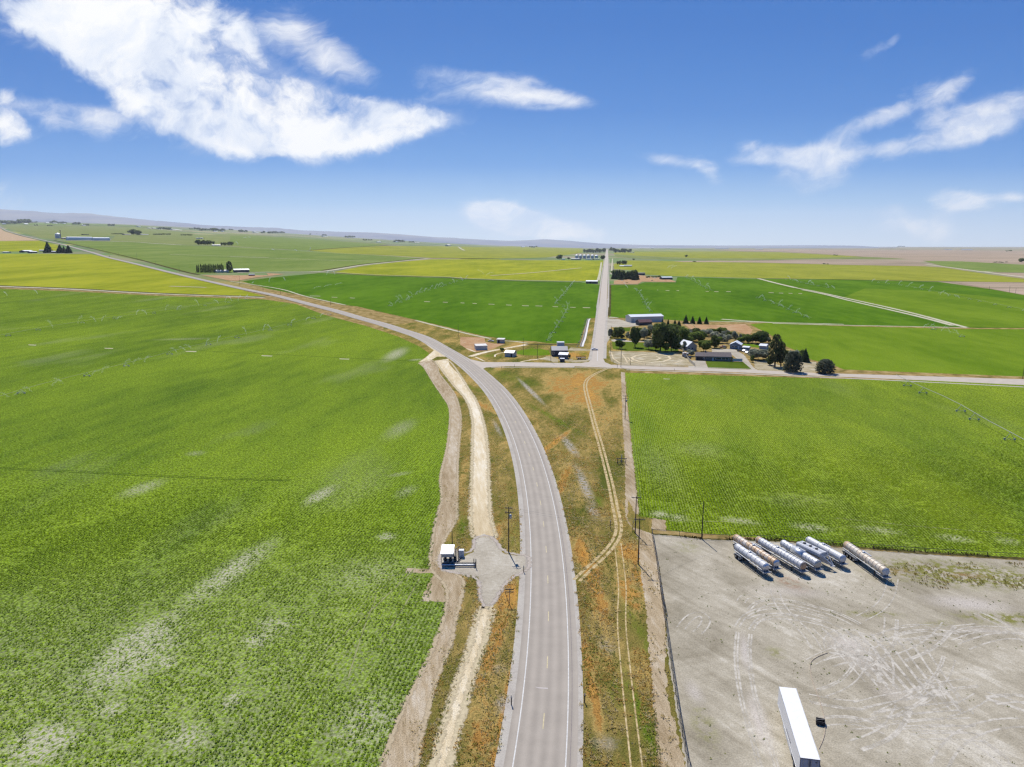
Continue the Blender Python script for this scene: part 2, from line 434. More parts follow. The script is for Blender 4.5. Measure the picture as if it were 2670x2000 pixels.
# base terrain
def far_ground():
    t = newmat('farmland_patchwork')
    g = t.mapping(t.pos, rot=(0,0,GRID))
    cell = t.voro(t.mapping(g, sc=(1.9, 0.7, 1)), 0.0016, 1)
    sx = t.new('ShaderNodeSeparateXYZ'); t.put(sx.inputs[0], cell)
    c = t.ramp(sx.outputs[0], [(0.0, rgb(120,150,90,KB)), (0.22, rgb(150,160,105,KB)), (0.38, rgb(105,140,85,KB)), (0.5, rgb(178,168,140,KB)),
                               (0.64, rgb(130,135,105,KB)), (0.78, rgb(168,172,95,KB)), (0.9, rgb(110,140,90,KB))], 'CONSTANT')
    n = t.noise(g, 0.004, 6, 0.65); c = t.mix(t.smooth(n, 0.42, 0.62, 0, 0.6), c, rgb(165,150,128,KB))
    sp = t.new('ShaderNodeSeparateXYZ'); t.put(sp.inputs[0], t.pos)
    uu = t.math('DIVIDE', sp.outputs[0], t.math('MAXIMUM', sp.outputs[1], 200.0))
    c = t.mix(t.smooth(uu, 0.22, 0.42, 0, 0.5), c, t.ramp(t.noise(g, 0.002, 5, .6), [(.4, rgb(172,150,132,KB)), (.6, rgb(196,172,152,KB))]))
    near = t.ramp(t.noise(t.pos, 0.15, 6, 0.65), [(.38, rgb(120,110,62,KB)), (.5, rgb(165,140,88,KB)), (.64, rgb(190,168,118,KB))])
    c = t.mix(t.smooth(sp.outputs[1], 1000, 1500), near, c)
    t.put(t.b.inputs['Base Color'], c); t.b.inputs['Roughness'].default_value = 0.95; t.b.inputs['Specular IOR Level'].default_value = 0.0
    return t.m
vs = [(x, y, h(x, y)) for y in GY for x in GX]; nx = len(GX)
fs = [(j*nx+i, j*nx+i+1, (j+1)*nx+i+1, (j+1)*nx+i) for j in range(len(GY)-1) for i in range(nx-1)]
me = bpy.data.meshes.new('ground'); me.from_pydata(vs, [], fs); me.materials.append(far_ground()); me.update()
go = bpy.data.objects.new('ground', me); COL.objects.link(go); tag(go, kind='structure')

# distant hills: crest traced against the sky, with their own depth and folds
crest = px('A 0,143 180,155 450,176 750,180 900,200 1040,218 1300,243 1500,262 1700,283 1900,290 B 0,290 380,300 600,320 900,330 1150,335 1400,350 1700,375 2212,390 C 0,132 400,152 560,146 700,138 900,152 1150,173 1500,186 2212,191 D 400,188 700,189 850,192 960,199 1040,206')
crest = [(-420, 528), (-200, 536)]+crest
def hills():
    rng = random.Random(5); D = 27000.0
    xs = np.arange(-420, 2300, 12.0); cx = [c[0] for c in crest]; cy = [c[1] for c in crest]
    rows = [(0.66, 0.0), (0.74, 0.16), (0.82, 0.36), (0.89, 0.6), (0.95, 0.84), (1.0, 1.0), (1.08, 0.8), (1.25, 0.3)]
    vs = []; fs = []
    for i, x in enumerate(xs):
        y = float(np.interp(x, cx, cy)); a, dy, dz = ray(x, y); k = D/dy
        top = CAM_H+dz*k
        for j, (r, q) in enumerate(rows):
            X, Y = a*k*r, D*r; b = h(X, Y)
            z = b+(top-b)*q if r <= 1 else b+(top-b)*q
            if 0 < j < 5: z += (math.sin(x*0.05+j)*0.5+math.sin(x*0.13+j*2.2)*0.4)*0.05*(top-b)
            if j == 0: z = b-15
            vs.append((X, Y, z))
    m = len(rows)
    for i in range(len(xs)-1):
        for j in range(m-1): fs.append((i*m+j, (i+1)*m+j, (i+1)*m+j+1, i*m+j+1))
    mb = MB(); mb.add(vs, fs, True)
    t = newmat('haze_tinted_hill_slope')
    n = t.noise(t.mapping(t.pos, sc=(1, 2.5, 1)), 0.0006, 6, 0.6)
    t.put(t.b.inputs['Base Color'], t.ramp(n, [(.35, rgb(140,148,164,KB)), (.5, rgb(158,162,172,KB)), (.65, rgb(172,172,174,KB))]))  # pale blue-grey: distance haze is painted into the slope colour
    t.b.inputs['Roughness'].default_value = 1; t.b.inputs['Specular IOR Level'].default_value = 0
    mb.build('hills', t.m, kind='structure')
hills()

# ------------------------------------------------------------------ field colours
def W2(fr, x, y): p = G(*S(fr, x, y)); return p
def streak(fr, x0, y0, x1, y1, wid, am):
    p, q = W2(fr, x0, y0), W2(fr, x1, y1); d = q-p
    return ((p.x+q.x)/2, (p.y+q.y)/2, d.length/2*1.15, wid, math.degrees(math.atan2(d.y, d.x)), am)
ST_LEFT = [streak('f', 0,1400,420,1180,7,1.2), streak('f', 380,1090,960,620,9,.85), streak('f', 900,620,1480,180,6,1.0), streak('f', 480,860,1000,560,5,.6),
           streak('e', 1450,1075,1620,960,4,1.2), streak('e', 560,1040,800,930,6,.8), streak('e', 1850,380,1950,300,9,1.3), streak('e', 1850,760,1990,640,7,.6),
           streak('e', 1850,930,1990,900,3,.5), streak('e',1960,370,2040,360,5,.9), streak('e', 1900,1040,2000,960,4,.5), streak('f', 1280,790,1420,690,4,.8), streak('f',1180,1120,1260,1000,2,1.0), streak('f', 1960,210,2090,190,4,1.0),
           streak('f',830,880,940,840,3,.9), streak('f', 500,1150,640,1050,4,.7), streak('f',1320,640,1560,680,4,.6), streak('e',700,270,1050,262,10,.5),
           streak('f',1700,500,2150,300,14,.35), streak('f',1800,1400,2060,1000,9,.5), streak('f',850,1330,1100,1180,6,.6), streak('e',900,830,980,800,5,.5), (-70.0, 100.0, 120, 80, 20, .42)]
ST_RIGHT = [streak('c', 200,720,290,690,4,1.3), streak('c', 280,715,420,735,4,1.0), streak('c', 540,720,820,760,3.5,.9), streak('c', 930,760,1200,790,4,.9), streak('c', 1250,770,1600,810,4,.7),
            streak('c', 1700,820,1980,850,4,.8), streak('c',2050,850,2212,850,4,.6), streak('c',400,300,520,420,14,.25), streak('c',180,300,330,640,10,.22), streak('c',700,620,1300,640,10,.2)]
M_left = crop('sugar_beet_leaves_left', rgb(92,124,26,KB*1.0), rgb(134,160,34,KB*1.08), rgb(196,192,164,KB), 0.22, 0.7, ST_LEFT, 0.2)
M_right = crop('bean_leaves_right', rgb(102,132,26,KB*1.0), rgb(142,164,36,KB*1.06), rgb(196,192,160,KB), 0.12, 0.65, ST_RIGHT, 0.25)
M_dark = crop('potato_leaves', rgb(76,116,26,KB*.95), rgb(106,142,36,KB*1.02), rgb(160,170,120,KB), 0.0, 0.25)
M_lime = crop('lush_leaves', rgb(104,136,34,KB*.95), rgb(132,158,46,KB*.98), rgb(160,180,110,KB), 0.0, 0.25)
M_yel = crop('ripening_grain', rgb(144,156,42,KB*.92), rgb(184,186,56,KB*.95), rgb(170,150,70,KB), 0.0, 0.2, patchscale=0.02)
M_yel2 = crop('ripening_grain_far', rgb(146,154,56,KB*.92), rgb(174,176,68,KB*.94), rgb(170,150,70,KB), 0.0, 0.12)
M_ol = crop('alfalfa_far', rgb(118,142,66,KB*.92), rgb(144,160,84,KB*.95), rgb(150,160,110,KB), 0.0, 0.12)
M_ol2 = crop('pasture_far', rgb(128,144,80,KB*.92), rgb(156,162,98,KB*.95), rgb(170,160,120,KB), 0.0, 0.12)
M_tan = earth('bare_plowed_soil', [rgb(196,168,132,KB), rgb(206,178,142,KB), rgb(214,188,152,KB)], 0.2)
M_des = earth('sagebrush_desert', [rgb(148,138,112,KB), rgb(184,164,140,KB), rgb(204,182,160,KB)], 0.004, 0.25, GRID, mid=0.0012)
M_soil = earth('pinkish_track_soil', [rgb(160,138,104,KB), rgb(196,176,144,KB), rgb(222,208,184,KB)], 0.9, 6, 0.15, 0.4)
M_dirt = earth('pale_dirt_track', [rgb(202,180,140,KB*1.05), rgb(228,210,174,KB*1.08), rgb(244,234,210,KB*1.1)], 0.8, 8, 0.12, 0.25)
M_gravel = earth('grey_gravel', [rgb(180,170,150,KB*.95), rgb(200,190,170,KB*.95), rgb(216,208,190,KB)], 1.2, 1, 0, 0.14)
M_lawn = crop('mown_lawn', rgb(92,116,36,KB*.85), rgb(122,142,50,KB*.85), rgb(150,160,80,KB), 0.05, 0.15)
M_straw = earth('mown_dry_grass', [rgb(158,146,104,KB*.95), rgb(194,180,146,KB*.95), rgb(212,202,178,KB)], 0.3, 1.5, 1.3, 0.35, 0.25, 0.12)
M_pale = earth('pale_field_track', [rgb(190,185,150,KB), rgb(212,206,176,KB), rgb(224,220,196,KB)], 0.2)
M_ditch = earth('weedy_ditch_bank', [rgb(62,62,34,KB), rgb(92,88,50,KB), rgb(120,110,70,KB)], 0.5)
M_pink = earth('reddish_bare_ground', [rgb(176,140,100,KB), rgb(200,160,120,KB), rgb(204,178,142,KB)], 0.2)

def verge_mat():
    """dry weeds of the verges: olive, orange and straw-coloured drifts, with stony pale seams"""
    t = newmat('dry_verge_weeds')
    g = t.mapping(t.pos, rot=(0,0,-0.15), sc=(1, 3, 1))
    a = t.noise(g, 0.075, 6, 0.62, 0.4); b = t.noise(g, 0.7, 5, 0.7); fi = t.noise(t.pos, 3.5, 4, 0.75)
    f = t.math('ADD', t.math('MULTIPLY', a, 0.7), t.math('MULTIPLY', b, 0.35))
    ora = []
    for fr, x, y, rx, ry, ang, am in (('H',1650,380,26,60,0,.26),('H',1830,560,10,50,0,.26),('H',2000,430,12,60,0,.05),('H',600,500,3,60,30,.2),('H',780,600,3,50,30,.2),
         ('H',1520,1350,2.2,30,-12,.35),('H',1440,950,2.2,50,-22,.35),('R',1600,300,3,26,0,.3),('R',1570,900,1.8,26,0,.3),('Q',800,750,6,9,0,.45),('Q',120,800,2.5,14,0,.35),('R',1820,350,4,14,0,.35),
         ('R',950,700,2.5,30,-10,.25),('R',1080,900,1.5,50,-8,.32),('K',1650,1250,5,8,0,.35),('K',1450,450,2,8,0,.4),('K',780,900,3,5,0,.35),('R',700,380,2,16,5,.32),('R',640,600,1.5,20,-15,.3),
         ('J',1350,720,22,20,0,.35),('H',600,1200,3,30,0,.25),('R',860,1300,3.5,14,0,.2),('R',1880,250,2,12,0,.35),('K',950,1100,2.5,9,0,.35),('V',1000,740,20,40,50,.1)):
        p = W2(fr, x, y); ora.append((p.x, p.y, rx, ry, ang, am))
    f = t.math('ADD', f, t.math('MULTIPLY', t.blobs(t.pos, ora), t.smooth(t.noise(t.pos, 0.35, 5, 0.7), 0.35, 0.6, 0.25, 1.0)))
    c = t.ramp(f, [(0.38, rgb(98,106,46,KB)), (0.47, rgb(130,124,60,KB)), (0.54, rgb(158,140,78,KB)), (0.62, rgb(196,168,100,KB)), (0.70, rgb(188,140,74,KB)), (0.82, rgb(212,166,88,KB)), (0.98, rgb(218,156,76,KB))])
    grn = []
    for fr, x, y, rx, ry, ang, am in (('H',1450,700,3,50,20,1.),('K',1010,350,1.8,12,0,1.3),('R',1740,1000,2,6,0,1.1),('R',1900,1150,2.2,20,5,1.2),('R',1880,600,2,20,5,.8),('K',820,600,2.2,3,0,1.1),('H',700,420,4,70,32,.7),
          ('H',1880,1500,2,8,0,1.),('Q',980,570,1.6,2.5,0,1.1),('R',560,1000,1,6,0,.8),('K',1700,500,3,20,0,.5),('L',800,750,8,14,0,1.),('H',1000,300,12,60,30,.6),('R',1130,500,.8,60,3,.8),('J',1600,700,8,20,0,1.)):
        p = W2(fr, x, y); grn.append((p.x, p.y, rx, ry, ang, am))
    gm = t.math('MULTIPLY', t.blobs(t.pos, grn), t.smooth(b, 0.36, 0.6), clamp=True)
    c = t.mix(gm, c, rgb(112,134,40,KB))
    pal = [streak('H', 1090,300,1390,600,2.2,1.4), streak('H', 1520,850,1700,1100,2.6,1.3), streak('H', 1640,1100,1860,1620,2.4,1.2), streak('Q', 180,80,330,300,2.4,1.1), streak('H', 860,700,960,900,1.6,.8),
           streak('R', 1020,1150,1000,1000,2,.9), streak('R', 1650,620,1700,780,2.5,.5), streak('R', 1680,1250,1660,1400,3,.5), streak('R', 1000,800,980,900,2,.5), streak('R',1000,1475,1100,1200,2,.3)]
    pm = t.math('MULTIPLY', t.blobs(t.pos, pal), t.smooth(t.noise(t.pos, 0.8, 5, 0.7), 0.38, 0.55), clamp=True)
    c = t.mix(pm, c, rgb(196,186,170,KB))
    k = t.smooth(fi, 0.32, 0.68, 0.58, 1.38)
    v = t.vmath('SCALE', c); t.put(v.node.inputs['Scale'], k)
    t.put(t.b.inputs['Base Color'], v); t.b.inputs['Roughness'].default_value = 0.95; t.b.inputs['Specular IOR Level'].default_value = 0.0
    bumpit(t, t.math('ADD', b, fi), 0.9, 0.35)
    return t.m
M_verge = verge_mat()

# near base of dry weeds under everything near
sheet('verge_ground', 'S 900,2500 700,1400 1000,900 1000,850 G 0,215 500,335 900,400 1250,430 1510,430 1560,300 1590,190 1660,180 1780,180 S 1640,840 1640,940 1700,1380 1900,2500', M_verge, 1)

# ------------------------------------------------------------------ the far fields
FLD = []
def field(name, poly, m, layer=1, **kw): return sheet(name, poly, m, layer, **kw)
field('grain_field', ['A -900,512 0,512 750,515 840,535 1000,572 1200,622 1500,695 1800,762 2000,812 2180,862 2180,868 1400,850 600,805 0,775 -900,745',
                      'A -900,408 0,408 330,404 440,432 500,455 470,495 0,493 -900,490'], M_yel, 1)
field('plowed_field', 'A -900,310 0,300 40,328 180,368 330,402 0,406 -900,408', M_tan, 1)
field('alfalfa_field', 'A 500,405 900,410 1150,418 1500,440 B 0,455 250,468 600,490 1000,512 1350,532 1600,549 1100,600 760,655 200,663 A 2050,660 1640,680 1500,650 1300,596 1100,555 900,512 760,470 640,440', M_ol, 1)
field('pasture_field', ['A 70,308 0,272 300,278 1100,290 1600,345 1610,362 950,365 540,398 470,395 340,380 180,340',
                        'A 950,365 1610,362 B 0,345 500,380 1300,430 1200,452 650,483 250,466 0,452 A 1500,436 900,408'], M_ol2, 1)
field('hay_field', 'A -900,260 0,258 A 1100,276 1600,330 1100,288 300,276 0,270 -900,270', M_ol, 2)
field('green_strip_field', 'B 0,362 420,374 900,410 1250,438 1150,452 700,480 620,485 250,462 0,440', M_ol, 2)
field('barley_field', 'B 650,487 800,472 1000,460 1300,446 1800,450 2212,456 C 400,196 800,205 1010,214 1010,248 930,262 700,290 350,297 0,297 B 1660,546 1350,529 900,507', M_yel2, 1)
field('wheat_field', 'B 1660,556 2212,556 C 350,310 780,312 1190,314 1165,400 1140,484 1030,484 700,480 400,474 0,460 B 1800,704 1200,690 830,666 1100,612 1400,578', M_yel, 1)
field('potato_field', 'B 100,738 300,712 500,692 750,669 1200,694 1800,712 C 0,468 400,482 800,490 1000,496 1150,514 1140,640 1118,785 G 1660,180 1590,190 1575,240 1540,340 1510,425 1250,428 1080,405 900,398 750,383 500,333 250,270 0,212 B 1050,945 950,935 830,905 600,855 300,797', M_dark, 1)
field('bean_field', 'C 1228,516 1460,514 1520,494 1775,494 1790,450 2212,460 D 0,463 700,472 1500,489 1950,552 2212,600 2900,700 2900,900 2212,870 1740,868 1300,860 800,850 140,826 0,822 C 2050,818 1860,812 1680,800 1500,794 1225,782', M_dark, 1)
field('lush_field', ['E 1440,208 1600,194 2212,212 D 140,834 800,857 1300,868 1740,878 2212,880 2900,910 2900,1400 S 2670,982 E 2212,580 2130,545 1940,498 1830,430 1740,390 1620,300 1500,240',
                     'D 720,620 1100,700 1400,775 1700,858 2212,868 2900,880 2900,760 2212,640 1500,570 900,545'], M_lime, 2)
field('far_barley_field', ['C 1375,313 2212,326 D 0,331 700,350 1400,362 1560,372 1900,425 2212,465 2900,540 2900,510 2212,494 1500,484 0,459 C 1775,444 1500,428 1430,395 1270,385 1262,345',
                           'C 1400,240 2212,240 D 200,246 900,282 400,300 0,298 C 2000,298 1270,268 1265,250'], M_yel2, 1)
field('desert_plain', ['D -400,226 200,224 1000,226 2212,234 2900,236 2900,345 2212,343 1450,318 900,285 250,242 -100,238',
                       'D -700,318 0,314 600,304 1300,320 1450,345 1400,361 700,348 0,330 -600,326', 'D 1600,489 2212,497 2900,530 2900,700 2212,598 1950,550',
                       'D 1900,412 2212,417 2900,440 2900,520 2212,462'], M_des, 2)
field('dark_far_field', 'D 1380,318 1700,322 2212,350 2900,380 2900,425 2212,415 1900,410 1550,362', M_ol, 3)
field('scrub_pasture', 'C 1270,262 1600,285 2000,300 2212,302 D 0,302 900,284 1250,300 600,303 0,313 C 2212,318 1500,300 1280,285', M_ditch if False else M_ol2, 2)
# pale and dark lines between fields
def strip(name, txt, wid, m, layer, step=30):
    P = path(txt, step, 1)
    return sheet(name, ribbon_parts(P, -wid/2, wid/2), m, layer, world=True)
trk = []
def tracks(name, specs, m, layer):
    polys = []
    for txt, wid in specs:
        P = path(txt, 25, 1); polys += ribbon_parts(P, -wid/2, wid/2)
    return sheet(name, polys, m, layer, world=True)
tracks('field_track', [('A -600,752 0,782 600,805 1300,843 2180,872', 9), ('B 830,663 1200,686 1800,703 C 0,461 400,475 1000,488', 7),
    ('B 60,668 450,662 760,658 1100,605 1400,574 1640,548', 12), ('B 580,490 900,508 1350,530 1600,546', 12), ('A 1000,410 1150,418 1300,430 1490,440', 16), ('A 560,403 800,406 1000,412', 30),
    ('A 1640,440 1800,446 2000,458 2140,468', 10), ('D 20,463 180,505 330,540', 8), ('D 330,541 500,572 720,620 1100,703 1400,775 1700,858 1740,866', 5), ('D 380,556 560,592 750,640 1100,720 1400,790 1620,850', 5),
    ('D -280,798 0,821 140,826', 6), ('D 140,832 800,850 1300,858 1740,868', 4), ('C 1228,780 1400,785 E 180,158 260,160', 5), ('E 1100,182 1300,188 1600,192 2212,208', 4),
    ('D 1400,345 1600,372 1900,412 2212,452 2700,500', 14), ('D 1850,405 1950,412', 30), ('C 1163,330 1150,420 1135,480', 6), ('C 1255,300 1250,360 1245,430', 5), ('A 0,281 400,285 700,290', 14), ('A 330,320 380,320', 20),
    ('G -60,205 0,222 250,285 480,345 660,380', 3.2), ('G 780,400 900,402 1020,425', 2.5), ('B 0,740 400,800 600,858 950,935', 3.5), ('B 1880,455 1900,470 1930,485', 20), ('X 0,413 150,420 400,440', 12)], M_pale, 4)
tracks('ditch_bank', [('A -600,748 0,775 600,798 1300,836 2180,866', 9), ('B 830,668 1200,691 1800,708 C 0,466 400,481 1000,494', 9), ('C 0,302 700,298 930,302', 10), ('D 0,460 700,471 1500,487 2212,497 2700,510', 7),
    ('B 760,650 1100,598 1400,568 1600,547', 10), ('B 1660,550 2212,552 C 0,301', 14), ('C 1228,770 1235,650 1238,516', 3), ('G 1000,432 1250,438 1510,440', 5), ('A 440,400 700,455 1100,548 1500,655 1640,685', 7), ('B 650,484 1000,458 1300,444', 14)], M_ditch, 3)
# centre-pivot wheel lines left pale in the alfalfa
tracks('irrigation_wheel_rut', [('A 1400,517 1700,527 2212,543', 9), ('B 0,537 300,546 700,562 1230,575', 9), ('C 250,440 600,415 1000,375', 8), ('A 1400,780 1700,790', 7)], M_ol2 if False else M_pale, 5)
dash = []
for fr, lst in (('G', [(20,80,25),(200,250,30),(370,410,37),(485,530,42),(638,700,49),(808,865,57),(960,1030,64),(1090,1160,66),(1255,1310,73),(1420,1480,79),(1545,1620,83)]),
                ('B', [(655,745,860),(835,885,870),(985,1030,876)]),
                ('C', [(1620,1632,558),(1690,1725,562),(1780,1805,563),(2020,2050,569),(2090,2130,571),(2190,2230,571)]), ('D', [(105,150,580),(190,230,583),(270,305,585),(350,385,586)]),
                ('e', [(135,175,293),(500,545,309),(890,945,324),(1255,1310,345),(1630,1680,360)]), ('E', [(725,780,656), (60,120,70)])):
    for x0, x1, y in lst:
        hh = {'G':5,'B':4,'C':4,'D':4,'e':4,'E':5}[fr]
        dash.append('%s %g,%g %g,%g %g,%g %g,%g' % (fr, x0, y-hh*.2, x1, y+hh*.2, x1-3, y+hh, x0+4, y+hh*.6))
sheet('bare_soil_patch', dash, M_pale, 5)

# dark wheel ruts in the near crops
M_rut = flat('dark_crop_rut', rgb(78,100,36,KB*.95), 1.0, var=.3, scale=.8, spec=0)
M_gap = flat('dry_crop_gap', rgb(168,170,120,KB*.9), 1.0, var=.3, scale=.8, spec=0)
tracks('irrigation_wheel_rut', [('e -100,884 200,900 500,912 800,930 1100,942 1400,948', .5), ('e -100,878 200,893 500,905 800,923 1100,935 1400,943', .35), ('e 960,322 1250,335 1500,350 1800,362 2000,372', .9)], M_rut, 6)
tracks('irrigation_wheel_rut', [('c 1200,725 1400,745 1600,770 1900,790 2212,815', .3), ('R 200,380 120,560 R 20,900', .25), ('f 1700,800 1900,640 2100,440 2180,360', .3), ('f 2000,760 2160,500 2200,420', .3), ('c 300,740 700,745', .3)], M_gap, 6.5)
# near fields
LEFT_EDGE = 'A -900,790 0,800 600,822 1300,858 2180,888 V 640,657 700,680 790,704 860,727 905,748 928,764 915,775 905,785 H 200,210 300,370 390,500 440,580 455,680 445,820 430,950 400,1100 375,1200 K 745,0 690,200 640,480 600,880 630,980 600,1300 R 655,420 600,620 500,850 370,1100 230,1475 S 900,2300 S -700,2300'
field('sugar_beet_field', LEFT_EDGE, M_left, 2, jag=0.35, seed=3)
RIGHT_EDGE = 'P 137,88 165,400 205,780 240,1120 S 1700,1352 1735.8,1356 1736,1383 1830,1391 1919,1397 2046,1409 2172,1422 2384,1438 2670,1455 3200,1500 3200,1035 2670,1004 V 2000,822 1800,818 1560,811 1350,805'
field('bean_field', RIGHT_EDGE, M_right, 2, jag=0.3, seed=4)
sheet('bare_soil_patch', ['K 285,895 600,900 625,955 285,950', 'K 630,985 700,1000 830,1325 480,1312 560,1120', 'S 1700,1350 1735,1357 1736,1386 1700,1380'], M_soil, 3, jag=0.3)

# left verge strips
SOIL_STRIP = 'H 150,175 270,140 330,200 350,270 420,360 500,470 545,600 560,740 545,900 530,1100 525,1300 520,1657 K 900,330 760,560 680,800 700,900 R 760,260 R 700,560 690,650 630,800 560,1000 450,1475 S 1040,2300 900,2300 R 230,1475 370,1100 500,850 600,620 655,420 640,300 560,230 K 590,880 635,480 690,200 745,0 H 360,1300 375,1200 400,1100 430,950 445,820 455,680 440,580 390,500 300,370 200,210'
sheet('field_edge_soil', SOIL_STRIP, M_soil, 3, jag=0.25, seed=8)
sheet('dirt_track', ['H 310,150 440,130 450,190 560,300 640,430 700,520 750,640 790,800 815,960 825,1150 830,1350 850,1657 K 1390,330 1450,540 1170,540 1160,400 H 650,1657 655,1350 665,1150 668,900 670,740 640,600 590,500 500,400 420,300 360,220',
                     'H 150,165 220,120 300,50 230,0 300,-20 380,50 430,110 330,110 260,150'], M_dirt, 4, jag=0.2, seed=9)
sheet('gravel_pad', 'K 1160,520 1290,450 1450,525 1475,640 1560,710 1700,735 1862,700 1862,925 1780,945 1650,985 1560,1080 1500,1180 1430,1300 1400,1420 1265,1400 1225,1180 1220,1000 1060,1000 900,930 740,930 720,690 850,630 980,660 1040,740 1150,690', M_gravel, 5, jag=0.2, seed=10)
sheet('dirt_track', 'K 1262,1380 1402,1390 R 950,440 900,640 820,900 740,1180 670,1475 S 1130,2300 1060,2300 R 560,1475 690,1000 790,720 860,450', M_dirt, 4, jag=0.15, seed=11)
# two-wheel tracks of the right verge
WHEELP = []
def rut_mat():
    t = newmat('worn_two_track'); t.put(t.b.inputs['Base Color'], t.ramp(t.noise(t.pos, .8, 5, .7), [(.35, rgb(190,164,112,KB)), (.65, rgb(228,208,164,KB))])); t.b.inputs['Specular IOR Level'].default_value = 0
    tr = t.new('ShaderNodeBsdfTransparent'); mx = t.new('ShaderNodeMixShader'); t.put(mx.inputs[0], t.smooth(t.noise(t.pos, .9, 6, .75), .34, .52, .15, 1.0))
    t.l.new(tr.outputs[0], mx.inputs[1]); t.l.new(t.b.outputs[0], mx.inputs[2]); t.l.new(mx.outputs[0], t.o.inputs[0]); return t.m
M_rut2 = rut_mat()
def wheel_tracks(name, txt, gap, wid, m, layer, step=3):
    P = path(txt, step, 4); polys = []
    WHEELP.append(np.array([(p.x, p.y) for p in P]))
    for o in (-gap/2, gap/2): polys += ribbon_parts(P, o-wid/2, o+wid/2)
    return sheet(name, polys, m, layer, world=True)
wheel_tracks('wheel_track', 'H 1960,225 1860,270 1780,320 1752,380 1765,470 1800,600 1850,790 1900,960 1950,1150 2000,1350 2040,1560 Q 640,440 600,600 450,780 250,960 90,1090 20,1180', 1.35, 0.8, M_rut2, 6)
wheel_tracks('wheel_track', 'Q 610,640 640,880 670,1150 690,1400 R 1775,400 1768,560 1790,760 1805,930 1835,1200 1870,1475 S 1680,2200', 1.6, 0.26, M_rut2, 4)
sheet('field_edge_strip', 'P 108,85 118,380 135,700 140,1000 140,1120 190,1200 340,1250 S 1705,1392 Q 1190,900 1290,1500 R 2060,1000 2180,1475 S 1850,2300 1790,2300 R 2010,1475 1960,900 1925,420 1890,200 1880,0 P 235,1330 220,1250 150,1150 165,1000 205,1100 240,1110 205,790 165,430 150,300 135,85', M_soil, 3, jag=0.25, seed=12)

# crumbling, half overgrown rims that blend the tracks into the verges
def rim_mat(name, c):
    t = newmat(name); t.put(t.b.inputs['Base Color'], t.ramp(t.noise(t.pos, 1.5, 4, .7), [(.35, tuple(x*.8 for x in c)), (.65, tuple(x*1.08 for x in c))])); t.b.inputs['Specular IOR Level'].default_value = 0
    tr = t.new('ShaderNodeBsdfTransparent'); mx = t.new('ShaderNodeMixShader'); at = t.new('ShaderNodeAttribute', attribute_name='rim').outputs['Fac']
    f = t.math('ADD', at, t.math('MULTIPLY', t.math('SUBTRACT', t.noise(t.pos, 0.8, 6, 0.75), 0.5), 1.6))
    t.put(mx.inputs[0], t.smooth(f, 0.35, 0.62)); t.l.new(tr.outputs[0], mx.inputs[1]); t.l.new(t.b.outputs[0], mx.inputs[2]); t.l.new(mx.outputs[0], t.o.inputs[0]); return t.m
def rim(polytxt, width, m, layer):
    P = [G(*p) for p in px(polytxt)]; P = smooth_path(P+[P[0]], 2.0, 2); vs = []; fs = []; at = []
    for o, a in ((-width, 0.0), (0, .75), (width, 0.0)):
        for p in offset_line(P, o): vs.append((p.x, p.y, h(p.x, p.y)+off(p.y, layer))); at.append(a)
    n = len(P)
    for j in range(2):
        for i in range(n-1): fs.append((j*n+i, j*n+i+1, (j+1)*n+i+1, (j+1)*n+i))
    me = bpy.data.meshes.new('track_rim'); me.from_pydata(vs, [], fs); me.materials.append(m); k = me.attributes.new('rim', 'FLOAT', 'POINT'); k.data.foreach_set('value', at); me.update()
    o = bpy.data.objects.new('track_rim', me); COL.objects.link(o); tag(o, kind='structure')
R_dirt = rim_mat('crumbled_dirt_rim', rgb(216,200,164,KB)); R_soil = rim_mat('crumbled_soil_rim', rgb(200,182,150,KB)); R_gravel = rim_mat('scattered_gravel_rim', rgb(200,188,174,KB))
R_weed = rim_mat('weed_rim', rgb(176,154,92,KB))
RIMS = [('K 1262,1380 1250,1470 R 860,450 790,720 690,1000 560,1475 S 1100,2200 S 1150,2200 R 670,1475 740,1180 820,900 900,640 950,440', 1.7, R_dirt, 9),
        ('H 310,150 360,220 420,300 500,400 590,500 640,600 670,740 668,900 665,1150 655,1350 650,1657 K 1160,520 1290,450 1450,520 H 850,1657 830,1350 825,1150 815,960 790,800 750,640 700,520 640,430 560,300 440,150', 1.5, R_dirt, 9.3),
        (SOIL_STRIP, 1.1, R_soil, 8.6), ('K 1160,520 1290,450 1450,525 1475,640 1560,710 1700,735 1862,700 1862,925 1780,945 1650,985 1560,1080 1500,1180 1430,1300 1400,1420 1265,1400 1225,1180 1220,1000 1060,1000 900,930 740,930 720,690 850,630 980,660 1040,740 1150,690', 1.2, R_gravel, 9.6)]
for a_ in RIMS: rim(*a_)



